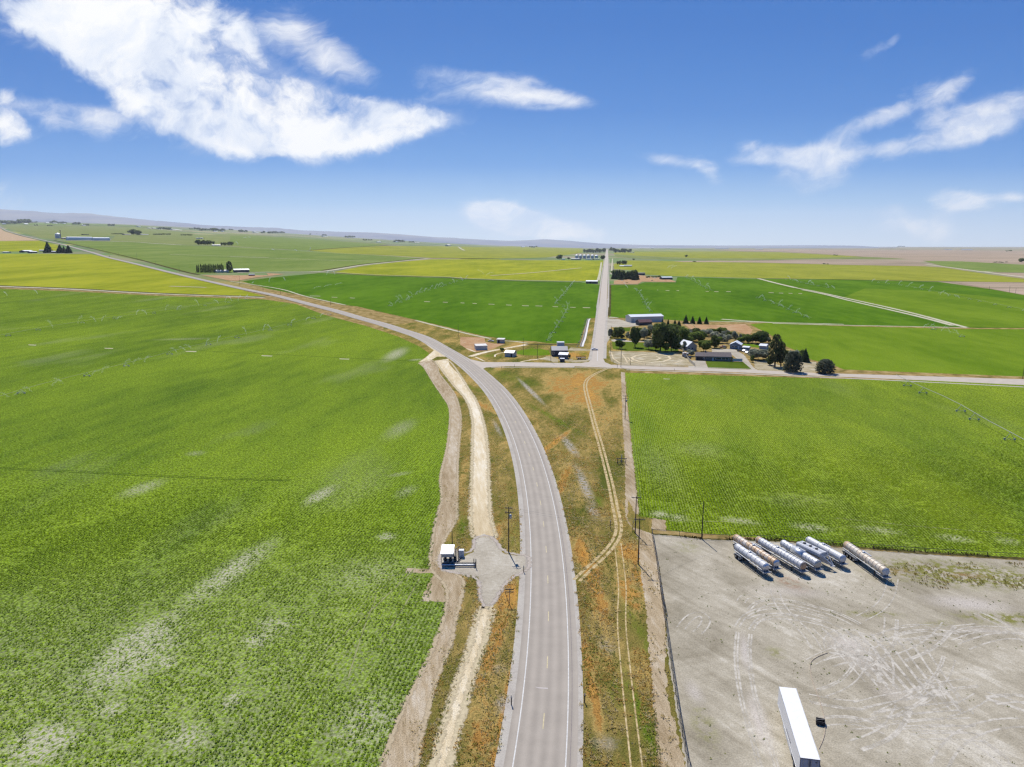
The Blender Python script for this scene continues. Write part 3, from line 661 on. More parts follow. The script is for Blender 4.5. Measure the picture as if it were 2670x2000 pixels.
# yard
def yard_mat():
    t = newmat('yard_gravel')
    a = t.noise(t.pos, 0.05, 6, 0.6, 0.6); b = t.noise(t.pos, 0.6, 6, 0.7); fi = t.noise(t.pos, 4.0, 4, 0.75)
    arc = t.noise(t.mapping(t.pos, rot=(0,0,0.55), sc=(1, 7, 1)), 0.28, 6, 0.7, 0.8)
    f = t.math('ADD', t.math('MULTIPLY', a, 0.55), t.math('ADD', t.math('MULTIPLY', b, 0.2), t.math('MULTIPLY', arc, 0.35)))
    c = t.ramp(f, [(0.40, rgb(150,140,118,KB)), (0.50, rgb(176,166,144,KB)), (0.59, rgb(198,188,166,KB)), (0.70, rgb(234,226,208,KB))])
    gr = []
    for fr, x, y, rx, ry, ang, am in (('Y',1650,430,26,8,-6,1.3),('Y',2000,500,34,8,-5,1.4),('Y',2050,740,14,4,-5,1.3),('Y',1250,715,10,2,-5,1.0),('Y',200,1400,3,8,0,.7),('Y',640,950,3,3,0,.7),('Y',1650,770,5,2,0,.8),('Q',1600,650,4,3,0,.6),('Y',100,310,6,4,0,.5),('Y',1950,300,22,3,-5,1.0)):
        p = W2(fr, x, y); gr.append((p.x, p.y, rx, ry, ang, am))
    gm = t.math('MULTIPLY', t.blobs(t.pos, gr), t.smooth(b, 0.42, 0.6), clamp=True)
    c = t.mix(gm, c, rgb(140,138,72,KB))
    rd = []
    for fr, x, y, rx, ry, ang, am in (('T',850,680,4,7,20,.8),('Y',1820,475,7,2,-5,.8),('Y',1400,450,6,3,0,.5)):
        p = W2(fr, x, y); rd.append((p.x, p.y, rx, ry, ang, am))
    c = t.mix(t.math('MULTIPLY', t.blobs(t.pos, rd), t.smooth(b, .4, .6), clamp=True), c, rgb(160,122,92,KB))
    lt = [streak('Y', 1500,620,2178,680,5,.8), streak('Y',400,550,1100,600,4,.45), streak('Y',440,800,470,1100,1.4,.8), streak('Y',470,1150,640,1657,2.0,.9), streak('Y',950,830,1400,1150,6,.5), streak('Y',1180,1150,1560,1260,4,.4),
          streak('Y',100,1100,190,1300,2,.6), streak('Y',1700,800,2178,830,2,.4), streak('Y',950,860,1250,920,4,.5)]
    c = t.mix(t.math('MULTIPLY', t.blobs(t.pos, lt), t.smooth(fi, .3, .6, .5, .9), clamp=True), c, rgb(222,212,202,KB))
    k = t.smooth(fi, 0.30, 0.70, 0.74, 1.14)
    v = t.vmath('SCALE', c); t.put(v.node.inputs['Scale'], k)
    t.put(t.b.inputs['Base Color'], v); t.b.inputs['Roughness'].default_value = 0.95; t.b.inputs['Specular IOR Level'].default_value = 0.08
    bumpit(t, t.math('ADD', b, fi), 0.45, 0.2)
    return t.m
sheet('yard', 'Q 1110,515 1500,545 1830,590 2212,600 S 2046,1413 2172,1427 2384,1444 2670,1462 3300,1510 3300,2400 1900,2400 1800,2120 R 2180,1475 2060,700 S 1738,1600 1716,1463', yard_mat(), 4, jag=0.2, seed=13)
sheet('ditch_bank', 'Q 1110,500 1500,530 1830,572 2212,580 S 2046,1408 2172,1421 2384,1437 2670,1454 3300,1498 3300,1507 2670,1460 2384,1442 2172,1425 2046,1412 Q 2212,598 1830,588 1500,545 1110,515', M_ditch, 6, jag=0.3, seed=14)
# tyre tracks turned into the yard gravel
def tyre_tracks():
    t = newmat('loosened_pale_gravel'); n = t.noise(t.pos, 1.2, 5, .7)
    t.put(t.b.inputs['Base Color'], t.ramp(n, [(.35, rgb(206,197,180,KB)), (.65, rgb(232,224,208,KB*1.04))])); t.b.inputs['Roughness'].default_value = 1
    tr = t.new('ShaderNodeBsdfTransparent'); mx = t.new('ShaderNodeMixShader')
    t.put(mx.inputs[0], t.smooth(t.noise(t.pos, 0.3, 6, 0.75), 0.30, 0.60, 0.08, 0.85)); t.l.new(tr.outputs[0], mx.inputs[1]); t.l.new(t.b.outputs[0], mx.inputs[2]); t.l.new(mx.outputs[0], t.o.inputs[0])
    polys = []
    def arc(txt, offs, wid):
        P = path(txt, 1.5, 3)
        for o in offs: polys.extend(ribbon_parts(P, o-wid/2, o+wid/2, 30))
    arc('Y 450,800 480,740 560,700 700,690 850,720 960,760', (-.9,.9,-1.7,1.7), .35)
    arc('Y 480,760 600,720 760,735 960,770 1100,850', (-1,1), .4)
    arc('Y 500,690 540,640 640,625 760,640 880,680 1000,700 1150,780', (-1,1,-.4), .35)
    arc('Y 560,640 520,600 480,590 440,600 430,640', (-.8,.8), .25)
    arc('Y 450,830 440,950 450,1080 480,1250 540,1450 600,1657', (-1.4,-.9,.9,1.4), .35)
    arc('Y 640,560 660,640 740,740 840,830 900,930', (-.9,.9), .3)
    arc('Y 980,930 960,890 990,840 1060,810 1160,830', (-.9,.9), .3)
    arc('Y 860,1010 1000,940 1200,900 1500,880 1700,900', (-.9,.9), .2)
    for i in range(9):
        a0 = 900+i*75
        arc('Y %d,%d %d,%d %d,%d' % (a0, 800+i*8, a0+170, 960+i*20, a0+330, 1130+i*25), (-.9,.9), .35)
    for i in range(7):
        arc('Y %d,%d %d,%d %d,%d' % (1150+i*60, 1280+i*30, 1350+i*70, 1230+i*38, 1700+i*40, 1180+i*50), (-.9,.9), .3)
    arc('Y 1300,860 1420,800 1560,790 1700,800', (-.9,.9), .3); arc('Y 1700,860 1900,800 2178,820', (-.9,.9), .35)
    arc('Y 60,800 120,720 200,700 230,760 160,830', (-.8,.8), .3)
    arc('Y 1650,1657 1750,1500 1950,1400 2178,1380', (-1,1), .4)
    rng = random.Random(12)
    for i in range(26):   # sweeping turns of trucks
        x, y = rng.uniform(850, 2150), rng.uniform(620, 1600); a_ = rng.uniform(-.9, .5); L_ = rng.uniform(200, 520); b_ = rng.uniform(-.3, .3)
        pts = [(x+math.cos(a_+b_*j)*L_*j/3, y+math.sin(a_+b_*j)*L_*j/3*.75+rng.uniform(-6,6)) for j in range(4)]
        arc('Y '+' '.join('%d,%d' % p for p in pts), rng.choice([(-1,1),(-.95,.95,1.35),(-1.0,-.6,1.0)]), rng.uniform(.2,.42))
    sheet('tyre_track', polys, t.m, 5, world=True, perpoly=0.002)
tyre_tracks()

# ------------------------------------------------------------------ lawns and pads of the farmstead and junction
sheet('gravel_lot', ['M 115,160 370,160 610,225 780,240 780,290 560,320 240,320 240,500 110,720 105,500', 'M 240,560 420,545 620,585 900,590 870,600 600,600 280,595', 'O 0,440 120,450 300,560 480,800 640,900 0,880 420,835 250,690 150,620 70,560 0,520',
                     'N 880,560 1330,550 1640,800 1880,1060 1960,1080 1560,880 1480,780 1400,640 900,640', 'N 480,830 720,840 790,1010 640,1010 330,1010 300,830'], M_gravel, 3, jag=0.3)
sheet('dry_lawn', ['M 200,770 900,800 1540,830 1740,900 1850,1060 1300,1060 600,1050 370,1030 250,980 220,880', 'O 480,660 720,660 1040,780 1050,880 650,880 500,800', 'O 1370,690 1680,690 1720,880 1400,890 1050,880'], M_straw, 3, jag=0.4)
sheet('lawn', ['M 265,600 600,600 900,620 1240,700 1540,745 1540,790 900,770 560,775 280,740', 'N 740,850 1630,860 1840,1045 800,1010', 'M 470,330 620,330 600,400 500,400', 'O 0,690 270,690 440,830 0,830'], M_lawn, 4, jag=0.15)
sheet('lawn', ['L 1600,640 1750,590 1950,560 2140,520 2212,540 J 0,500 150,560 300,540 560,600 620,720 300,745 0,740 L 2212,740 1900,735 1650,700', 'O 180,340 400,340 780,400 760,440 400,400'], M_lime, 4, jag=0.2)
sheet('dry_field_corner', ['M 1640,260 2212,280 E 1400,205 1460,250 1440,300 1300,260 1000,300 940,240'], M_pink, 3, jag=0.5)
sheet('reddish_bare_ground', ['L 0,210 700,220 720,350 1000,400 1300,400 900,560 800,600 400,640 250,600 170,540 0,430', 'I 1110,690 1400,640 1500,600 1900,640 2100,700 2080,712 1560,705 1490,745 1110,745', 'A 1660,690 1900,690 2212,690 B 300,672 450,680 200,710 60,735 0,735 A 1900,735'], M_pink, 3)
sheet('junction_lot', ['J 1200,510 1760,560 1760,600 1100,600', 'J 300,860 500,760 660,770 850,850 820,940 700,930 600,890 420,870', 'J 850,830 1250,840 1260,880 1640,860 1760,830 1640,950 1500,940 1250,940 1000,890 870,900'], M_straw, 4)
tracks('dirt_track', [('L 290,770 500,700 760,630 1050,580 1300,540 1600,480 1900,430', 4.0), ('L 190,545 300,580 440,640', 1.4), ('L 430,780 600,860 700,905', 1.2), ('L 1260,650 1050,690 980,720 1000,780', 1.2), ('J 0,860 200,870 450,810', 1.6), ('L 1740,925 1900,890 2050,865 2212,860', 2.0)], M_dirt, 5)

tracks('mowing_ring', [('M 640,900 700,860 900,830 1200,830 1400,870 1420,930 1300,985 1000,1000 760,985 650,940 640,900', 1.6), ('M 560,900 620,1000 800,1030 1200,1035 1500,1020 1620,960', 1.0), ('M 780,900 900,870 1150,870 1250,910 1150,960 900,965 780,930', 1.2), ('M 250,800 260,940 380,1010 600,1030', .8), ('M 450,830 520,900 560,1000', .8)], M_dirt, 6)
# ------------------------------------------------------------------ roads
def road_mat(name, base, wear=0.12):
    t = newmat(name)
    g = t.noise(t.pos, 0.25, 5, 0.6); f = t.noise(t.pos, 6.0, 3, 0.7)
    k = t.math('ADD', t.smooth(g, 0.3, 0.7, 1-wear*0.5, 1+wear*0.4), t.smooth(f, 0.3, 0.7, -wear*0.4, wear*0.4))
    at = t.new('ShaderNodeAttribute', attribute_name='across'); ac = at.outputs['Fac']
    # wheel paths are polished paler, oil strip between them darker
    wv = t.math('SINE', t.math('MULTIPLY', ac, 2*PI/1.83)); k = t.math('ADD', k, t.math('MULTIPLY', wv, 0.075))
    c = t.vmath('SCALE', t.mix(1.0, base, (1,1,1), 'MULTIPLY')); t.put(c.node.inputs['Scale'], k)
    t.put(t.b.inputs['Base Color'], c); t.b.inputs['Roughness'].default_value = 0.9; t.b.inputs['Specular IOR Level'].default_value = 0.15
    bumpit(t, f, 0.2, 0.02)
    return t.m
M_road = road_mat('aged_chip_seal', rgb(179,169,155,KB))
M_road2 = road_mat('aged_chip_seal_side', rgb(202,190,174,KB))
M_shoulder = earth('gravel_shoulder', [rgb(178,170,158,KB), rgb(198,190,178,KB), rgb(206,200,186,KB)], 1.0, 1, 0, 0.15, 0.1)
M_white = flat('white_road_paint', (0.46,0.45,0.42), 0.7, var=0.2, scale=2)
M_yellow = flat('faded_yellow_road_paint', rgb(222,206,160,KB*.95), 0.7, var=0.2, scale=2)
HW = smooth_path([G(*p) for p in px('A -700,120 -300,225 -100,268 0,296 60,325 180,360 340,397 520,437 650,472 780,508 900,545 1100,592 1300,641 1500,690 1800,758 2000,802 S 700,767 755,780 812,795 876,811 941.6,830.5 1000,846 1050,863 1100,878.5 1154,910 1208.5,942 1240,968 1272.7,997 1299.9,1025 1317.5,1051 1331,1073.8 1346.6,1099.6 1356.9,1123.2 1369,1149.3 1380,1179.7 1391,1219.9 1402,1259.9 1411,1304 1419,1361 1426,1424 1431,1501 1433,1591 1432,1712 1426,1860 1415,2000 1370,2300')]+[Vector((-13, -10, 0)), Vector((-38, -90, 0)), Vector((-85, -190, 0)), Vector((-150, -300, 0))], 5.0, 30)
def attr_ribbon(name, P, o0, o1, m, layer, nseg=8, **kw):
    vs = []; fs = []; ac = []
    for j in range(nseg+1):
        o = o0+(o1-o0)*j/nseg
        for p in offset_line(P, o):
            crown = 0.0
            vs.append((p.x, p.y, h(p.x, p.y)+off(p.y, layer)+crown)); ac.append(o)
    n = len(P)
    for j in range(nseg):
        for i in range(n-1):
            a, b = j*n+i, (j+1)*n+i; fs.append((a, b, b+1, a+1))
    me = bpy.data.meshes.new(name); me.from_pydata(vs, [], fs); me.materials.append(m)
    at = me.attributes.new('across', 'FLOAT', 'POINT'); at.data.foreach_set('value', ac); me.update()
    if me.polygons[0].normal.z < 0: me.flip_normals()
    o = bpy.data.objects.new(name, me); COL.objects.link(o); return tag(o, kind='structure', **kw)
sheet('road_shoulder', ribbon_parts(HW, -6.1, 6.3, 20), M_shoulder, 5, world=True, jag=0)
attr_ribbon('highway', HW, -5.3, 5.0, M_road, 7, 16)
RD = ['S 1215,930 L 290,850 620,925 1000,935 1500,935 2212,940 S 1400,945 J 0,940 900,955 1500,960 1700,930 1800,860 S 1545,925 1549,902 1556,848 1564,780 C 1145,700 1165,500 1190,300 1202,225 1217,225 1221,300 1214,500 1205,700 S 1583,780 1579,834 1575,888 1573,935 E 245,520 300,543 500,551 800,559 1000,565 1300,577 1470,584 1800,599 2212,615 S 2350,979 2670,989 3100,1003 3100,1023 2670,1004 2350,989 E 2212,641 1700,621 1300,601 900,589 600,580 420,573 300,567 0,554 H 1640,212 1000,203 800,214 770,228 S 1275,990 1240,955']
def simple_sheet_attr(name, polys, m, layer):
    o = sheet(name, polys, m, layer); at = o.data.attributes.new('across', 'FLOAT', 'POINT'); at.data.foreach_set('value', [0.0]*len(o.data.vertices)); return o
simple_sheet_attr('side_road', RD, M_road2, 6)
# pale gravel edge of the long straight road
tracks('road_shoulder', [('S 1538,940 1546,902 1553.5,848 1561,780 C 1130,700 1158,500 1185,300', 2.5), ('S 1576,935 1578,888 1581,834 1585,780 C 1217,700 1223,500 1226,300', 2.5), ('H 850,216 1000,211 1640,218 E 0,560 300,573', 1.2), ('E 420,582 900,597 1300,609 1700,629 2212,650 S 2350,993 2670,1009', 2.2),
                         ('E 300,541 800,554 1000,560 1470,578', 1.2)], M_shoulder, 5)
# painted markings
def cum(P):
    d = [0.0]
    for i in range(1, len(P)): d.append(d[-1]+(P[i]-P[i-1]).length)
    return d
CD = cum(HW)
def at_d(s):
    i = max(1, min(len(HW)-1, int(np.searchsorted(CD, s)))); t = (s-CD[i-1])/max(1e-6, CD[i]-CD[i-1]); return HW[i-1].lerp(HW[i], min(1, max(0, t)))
def d_of(fr, x, y):
    p = G(*S(fr, x, y)); i = min(range(len(HW)), key=lambda k: (HW[k]-p).length); return CD[i]
def sub(s0, s1, step=4.0):
    n = max(1, int((s1-s0)/step)); return [at_d(s0+(s1-s0)*i/n) for i in range(n+1)]
s_end = CD[-1]; s_top = d_of('S', 600, 745); s_j0 = d_of('S', 1208, 942); s_j1 = d_of('S', 1290, 1012)
attr_ribbon('edge_line', sub(s_top, s_end), 3.60, 3.78, M_white, 8, 1)
attr_ribbon('edge_line', sub(s_top, s_j0), -3.78, -3.60, M_white, 8, 1)
attr_ribbon('edge_line', sub(s_j1, s_end), -3.78, -3.60, M_white, 8, 1)
s0 = d_of('R', 1308, 730) % 15.78
polys = []
s = s0
while s < s_end-4:
    if s > d_of('S', 900, 820): polys.append(ribbon_poly(sub(s, s+3.7, 1.2), -0.08, 0.08))
    s += 15.78
sheet('centre_line', polys, M_yellow, 8, world=True)
tracks('centre_line', [('J 1975,580 1970,700 1965,900', 0.25)], M_white, 8)
M_patch = flat('tar_patch', rgb(206,196,188,KB), 0.9, var=0.1)
sheet('road_patch', ['R 1215,962 1300,968 1300,976 1240,972'], M_patch, 8)
M_joint = flat('dark_road_seam', rgb(150,140,134,KB), 0.9)
attr_ribbon('road_seam', sub(s_j1+30, s_end), -4.36, -4.25, M_joint, 8, 1)

# concrete lined ditch beside the straight road
M_conc = flat('pale_concrete', rgb(222,218,212,KB*1.15), 0.8, var=0.15, scale=0.8)
M_water = flat('dark_ditch_water', (0.07,0.065,0.05), 0.6, var=0.3, spec=0.2)
def ditch():
    P = path('J 1500,490 1540,360 1590,230 G 1600,200 1612,190', 5, 2)
    e = empty('irrigation_ditch', P[0], 0, 'pale concrete irrigation ditch curving along the straight road', 'ditch')
    def rb(o0, o1, z, name, m):
        vs = [tuple(Vector((p.x, p.y, z))-P[0]) for p in offset_line(P, o0)]+[tuple(Vector((p.x, p.y, z2))-P[0]) for p, z2 in zip(offset_line(P, o1), [z]*len(P))]
        n = len(P); mb = MB(); mb.add(vs, [(i, i+1, n+i+1, n+i) for i in range(n-1)]); mb.build(name, m, e)
    rb(0.1, 1.5, 0.25, 'lining', M_conc); rb(-0.6, 0.05, 0.12, 'water', M_water); rb(-1.3, -0.65, 0.25, 'lining', M_joint)
    mb = MB()
    rng = random.Random(4)
    for p in P[::2]:
        q = p-P[0]; mb.box(q.x-3.2+rng.uniform(-.4,.4), q.x-2.2, q.y-.6, q.y+.5, 0, rng.uniform(.3,.7))
    mb.build('rubble_bank', M_joint, e, kind='stuff')
ditch()
#OBJECTS

# ------------------------------------------------------------------ object materials
def leafmat(name, dark, light, sc=0.35):
    t = newmat(name)
    n = t.noise(t.pos, sc, 4, 0.6); f = t.noise(t.pos, 2.5, 2, 0.6)
    oi = t.new('ShaderNodeObjectInfo').outputs['Random']
    v = t.math('ADD', t.math('ADD', t.math('MULTIPLY', n, 0.7), t.math('MULTIPLY', f, 0.35)), t.math('MULTIPLY', oi, 0.12))
    t.put(t.b.inputs['Base Color'], t.ramp(v, [(0.38, dark), (0.72, light)])); t.b.inputs['Roughness'].default_value = 0.75
    return leafy(t, 0.5)
L_dark = leafmat('broadleaf_foliage', (0.038,0.062,0.018), (0.185,0.230,0.075))
L_green = leafmat('bright_broadleaf_foliage', (0.070,0.115,0.020), (0.270,0.330,0.080))
L_silver = leafmat('silvery_foliage', (0.130,0.150,0.100), (0.46,0.47,0.34))
L_conf = leafmat('conifer_needles', (0.020,0.040,0.018), (0.095,0.130,0.060))
L_jun = leafmat('juniper_needles', (0.030,0.040,0.026), (0.140,0.155,0.105))
L_pine = leafmat('pine_needles', (0.034,0.052,0.018), (0.150,0.165,0.075))
L_willow = leafmat('willow_foliage', (0.060,0.085,0.020), (0.150,0.180,0.060))
L_pink = leafmat('dusky_foliage', (0.10,0.09,0.06), (0.26,0.21,0.15))
M_bark = flat('tree_bark', (0.075,0.055,0.042), 0.95)
M_wood = flat('weathered_pole_wood', (0.055,0.045,0.040), 0.9)
M_wood2 = flat('grey_timber', (0.20,0.17,0.14), 0.9)
M_galv = flat('galvanised_steel', (0.42,0.43,0.44), 0.45, 0.5, var=0.2)
M_steel = flat('brushed_aluminium', (0.55,0.56,0.58), 0.38, 0.65, var=0.18)
M_dark = flat('dark_metal', (0.028,0.028,0.032), 0.6)
M_tyre = flat('black_rubber', (0.015,0.015,0.016), 0.85)
M_whitep = flat('white_paint', (0.52,0.53,0.54), 0.5, var=0.08)
M_whiter = flat('white_roof_metal', (0.58,0.60,0.62), 0.45, var=0.06)
M_blue = flat('grey_blue_paint', (0.16,0.20,0.26), 0.6)
M_glass = flat('window_glass', (0.03,0.04,0.05), 0.12, var=0.1, spec=0.6)
M_shing = flat('brown_grey_shingles', (0.115,0.095,0.092), 0.9, var=0.25)
M_brick = flat('grey_brick_wall', (0.15,0.145,0.14), 0.9, var=0.3, scale=3)
M_tanw = flat('tan_metal_siding', (0.58,0.55,0.49), 0.6, var=0.06)
M_greyw = flat('grey_siding', (0.40,0.40,0.38), 0.7, var=0.1)
M_dkw = flat('dark_grey_corrugated_siding', (0.055,0.058,0.07), 0.6, var=0.2)
M_maroon = flat('maroon_roof', (0.12,0.045,0.05), 0.7)
M_red = flat('brownish_red_paint', (0.15,0.06,0.04), 0.7)
M_rust = flat('rusty_steel', (0.22,0.10,0.05), 0.9, var=0.4)
M_insul = flat('glazed_insulator', (0.25,0.25,0.27), 0.3)
M_gal2 = flat('grain_bin_corrugation', (0.46,0.48,0.53), 0.5, 0.35, var=0.1)

# ------------------------------------------------------------------ trees
def crown_mesh(name, m, kind, n, leaf, seed, lobes=9):
    """unit tree: height 1, crown radius 0.5; leaf faces spread through the crown volume"""
    rng = np.random.default_rng(seed)
    if kind in ('broad', 'bush', 'willow'):
        z0, z1 = {'broad': (0.05, 1.0), 'bush': (0.02, 1.0), 'willow': (0.03, 1.0)}[kind]
        cz = (z0+z1)/2; hz_ = (z1-z0)/2
        L = []
        for i in range(lobes):
            v = rng.normal(size=3); v /= np.linalg.norm(v); k = rng.uniform(0.35, 0.62)
            L.append((v*np.array([.5,.5,hz_])*k*1.05+np.array([0,0,cz]), rng.uniform(0.32, 0.52)))
        L.append((np.array([0,0,cz]), 0.6))
        idx = rng.integers(0, len(L), n)
        c = np.array([L[i][0] for i in idx]); r = np.array([L[i][1] for i in idx])
        d = rng.normal(size=(n,3)); d /= np.linalg.norm(d, axis=1)[:,None]
        rr = rng.uniform(0.55, 1.04, n)**0.6
        P = c+d*np.array([.5,.5,hz_])*(r*rr)[:,None]
        N = d+rng.normal(size=(n,3))*0.45
        if kind == 'willow': N[:,2] *= 0.4
    elif kind in ('conifer', 'juniper', 'pine', 'poplar'):
        t = rng.uniform(0, 1, n)
        if kind == 'conifer': t = 1-np.sqrt(rng.uniform(0,1,n)); prof = 0.5*(1-t)**0.9*(0.86+0.14*np.sin(t*46)); z = 0.05+t*0.95
        elif kind == 'juniper': prof = 0.5*np.sqrt(np.clip(1-((t-0.30)/0.72)**2, 0, 1)); z = 0.02+t*0.98
        elif kind == 'poplar': prof = 0.5*np.sqrt(np.clip(1-((t-0.45)/0.56)**2, 0, 1)); z = 0.03+t*0.97
        else: prof = 0.5*np.sqrt(np.clip(1-((t-0.5)/0.55)**2, 0, 1)); z = 0.20+t*0.80
        nb = {'conifer': 22, 'juniper': 26, 'pine': 30, 'poplar': 12}[kind]
        ang = rng.integers(0, nb, n)*(2*PI/nb)*1.0+rng.normal(size=n)*0.16+np.floor(t*10)*0.7
        lobe = 0.72+0.42*np.abs(np.sin(ang*3.1+t*17+seed))
        rr = prof*lobe*rng.uniform(0.35, 1.0, n)**0.45
        P = np.stack([np.cos(ang)*rr, np.sin(ang)*rr, z-rr*(0.16 if kind != 'juniper' else -0.15)], 1)
        N = np.stack([np.cos(ang), np.sin(ang), np.full(n, 0.7)], 1)+rng.normal(size=(n,3))*0.4
        if kind == 'pine':
            keep = np.sin(ang*4+np.floor(t*9)*2.1) > -0.5
            P = P[keep]; N = N[keep]
    n = len(P)
    N /= np.linalg.norm(N, axis=1)[:,None]
    a = rng.normal(size=(n,3)); U = np.cross(N, a); U /= np.linalg.norm(U, axis=1)[:,None]; V = np.cross(N, U)
    s = leaf*rng.uniform(0.6, 1.35, n)[:,None]
    v = np.stack([P-U*s*0.5, P+V*s*0.55*0.9, P+U*s*0.55, P-V*s*0.5], 1).reshape(-1, 3)
    me = bpy.data.meshes.new(name)
    me.vertices.add(4*n); me.vertices.foreach_set('co', v.astype(np.float32).ravel())
    me.loops.add(4*n); me.loops.foreach_set('vertex_index', np.arange(4*n, dtype=np.int32))
    me.polygons.add(n); me.polygons.foreach_set('loop_start', np.arange(0, 4*n, 4, dtype=np.int32))
    me.materials.append(m); me.update(calc_edges=True)
    return me
def trunk_mesh(kind, seed):
    rng = random.Random(seed); mb = MB()
    top = 0.55 if kind in ('broad', 'willow') else (0.95 if kind in ('conifer','pine','poplar') else 0.5)
    r0 = 0.028 if kind != 'pine' else 0.034
    mb.bar((0,0,-0.02), (0.01,0.0,top*0.5), r0, 7, r0*0.75); mb.bar((0.01,0,top*0.5), (0,0.01,top), r0*0.75, 7, r0*0.25)
    if kind in ('broad', 'willow', 'bush', 'pine'):
        for i in range(7):
            a = i*2.4; z = rng.uniform(0.2, 0.5)
            mb.bar((0,0,z), (math.cos(a)*0.3, math.sin(a)*0.3, z+rng.uniform(.15,.35)), r0*0.5, 5, r0*0.12)
    return mb.mesh('trunk', M_bark)
LEAF = dict(broad=L_dark, green=L_green, silver=L_silver, conifer=L_conf, juniper=L_jun, pine=L_pine, willow=L_willow, poplar=L_dark, pink=L_pink, bush=L_dark, gbush=L_green, grey=L_silver)
SHAPE = dict(broad='broad', green='broad', silver='willow', conifer='conifer', juniper='juniper', pine='pine', willow='willow', poplar='poplar', pink='bush', bush='bush', gbush='bush', grey='broad')
CROWN = {}; TRUNK = {}
def get_crown(kind, lod, var):
    k = (kind, lod, var)
    if k not in CROWN:
        n, leaf = {0: (2600, 0.085), 1: (420, 0.17), 2: (120, 0.30)}[lod]
        if kind in ('conifer','juniper','pine') and lod == 0: n = 2400; leaf = 0.075
        if kind == 'poplar': leaf *= 0.8
        CROWN[k] = crown_mesh('crown', LEAF[kind], SHAPE[kind], n, leaf, var*13+7+len(kind)*3, 8+var)
    return CROWN[k]
def get_trunk(kind):
    k = SHAPE[kind]
    if k not in TRUNK: TRUNK[k] = trunk_mesh(k, 3)
    return TRUNK[k]
TRNG = random.Random(77)
SPECIES = dict(broad='broadleaf_tree', green='broadleaf_tree', silver='olive_tree', conifer='spruce_tree', juniper='juniper_tree', pine='pine_tree', willow='willow_tree', poplar='poplar_tree', pink='shrub', bush='shrub', gbush='shrub', grey='broadleaf_tree')
def tree_at(p, hgt, wid, kind, label, group=None, lod=0, cat='tree'):
    if SHAPE[kind] in ('broad','bush','willow'): wid *= 1.2
    e = empty(SPECIES[kind], p, TRNG.uniform(0, 6.28), label, 'shrub' if SPECIES[kind] == 'shrub' else cat, group, (wid, wid*TRNG.uniform(.9,1.1), hgt))
    for nm, me in (('crown', get_crown(kind, lod, TRNG.randrange(3))), ('trunk', get_trunk(kind))):
        o = bpy.data.objects.new(nm, me); COL.objects.link(o); o.parent = e
        if nm == 'trunk': o.scale = (hgt/wid*0.8, hgt/wid*0.8, 1)
    return e
def tree(fr, bx, by, hp, wp, kind, label, group=None, lod=0):
    p = G(*S(fr, bx, by)); k = scale_at(p)/FR[fr][2]
    return tree_at(p, hp*k*1.02, wp*k, kind, label, group, lod)
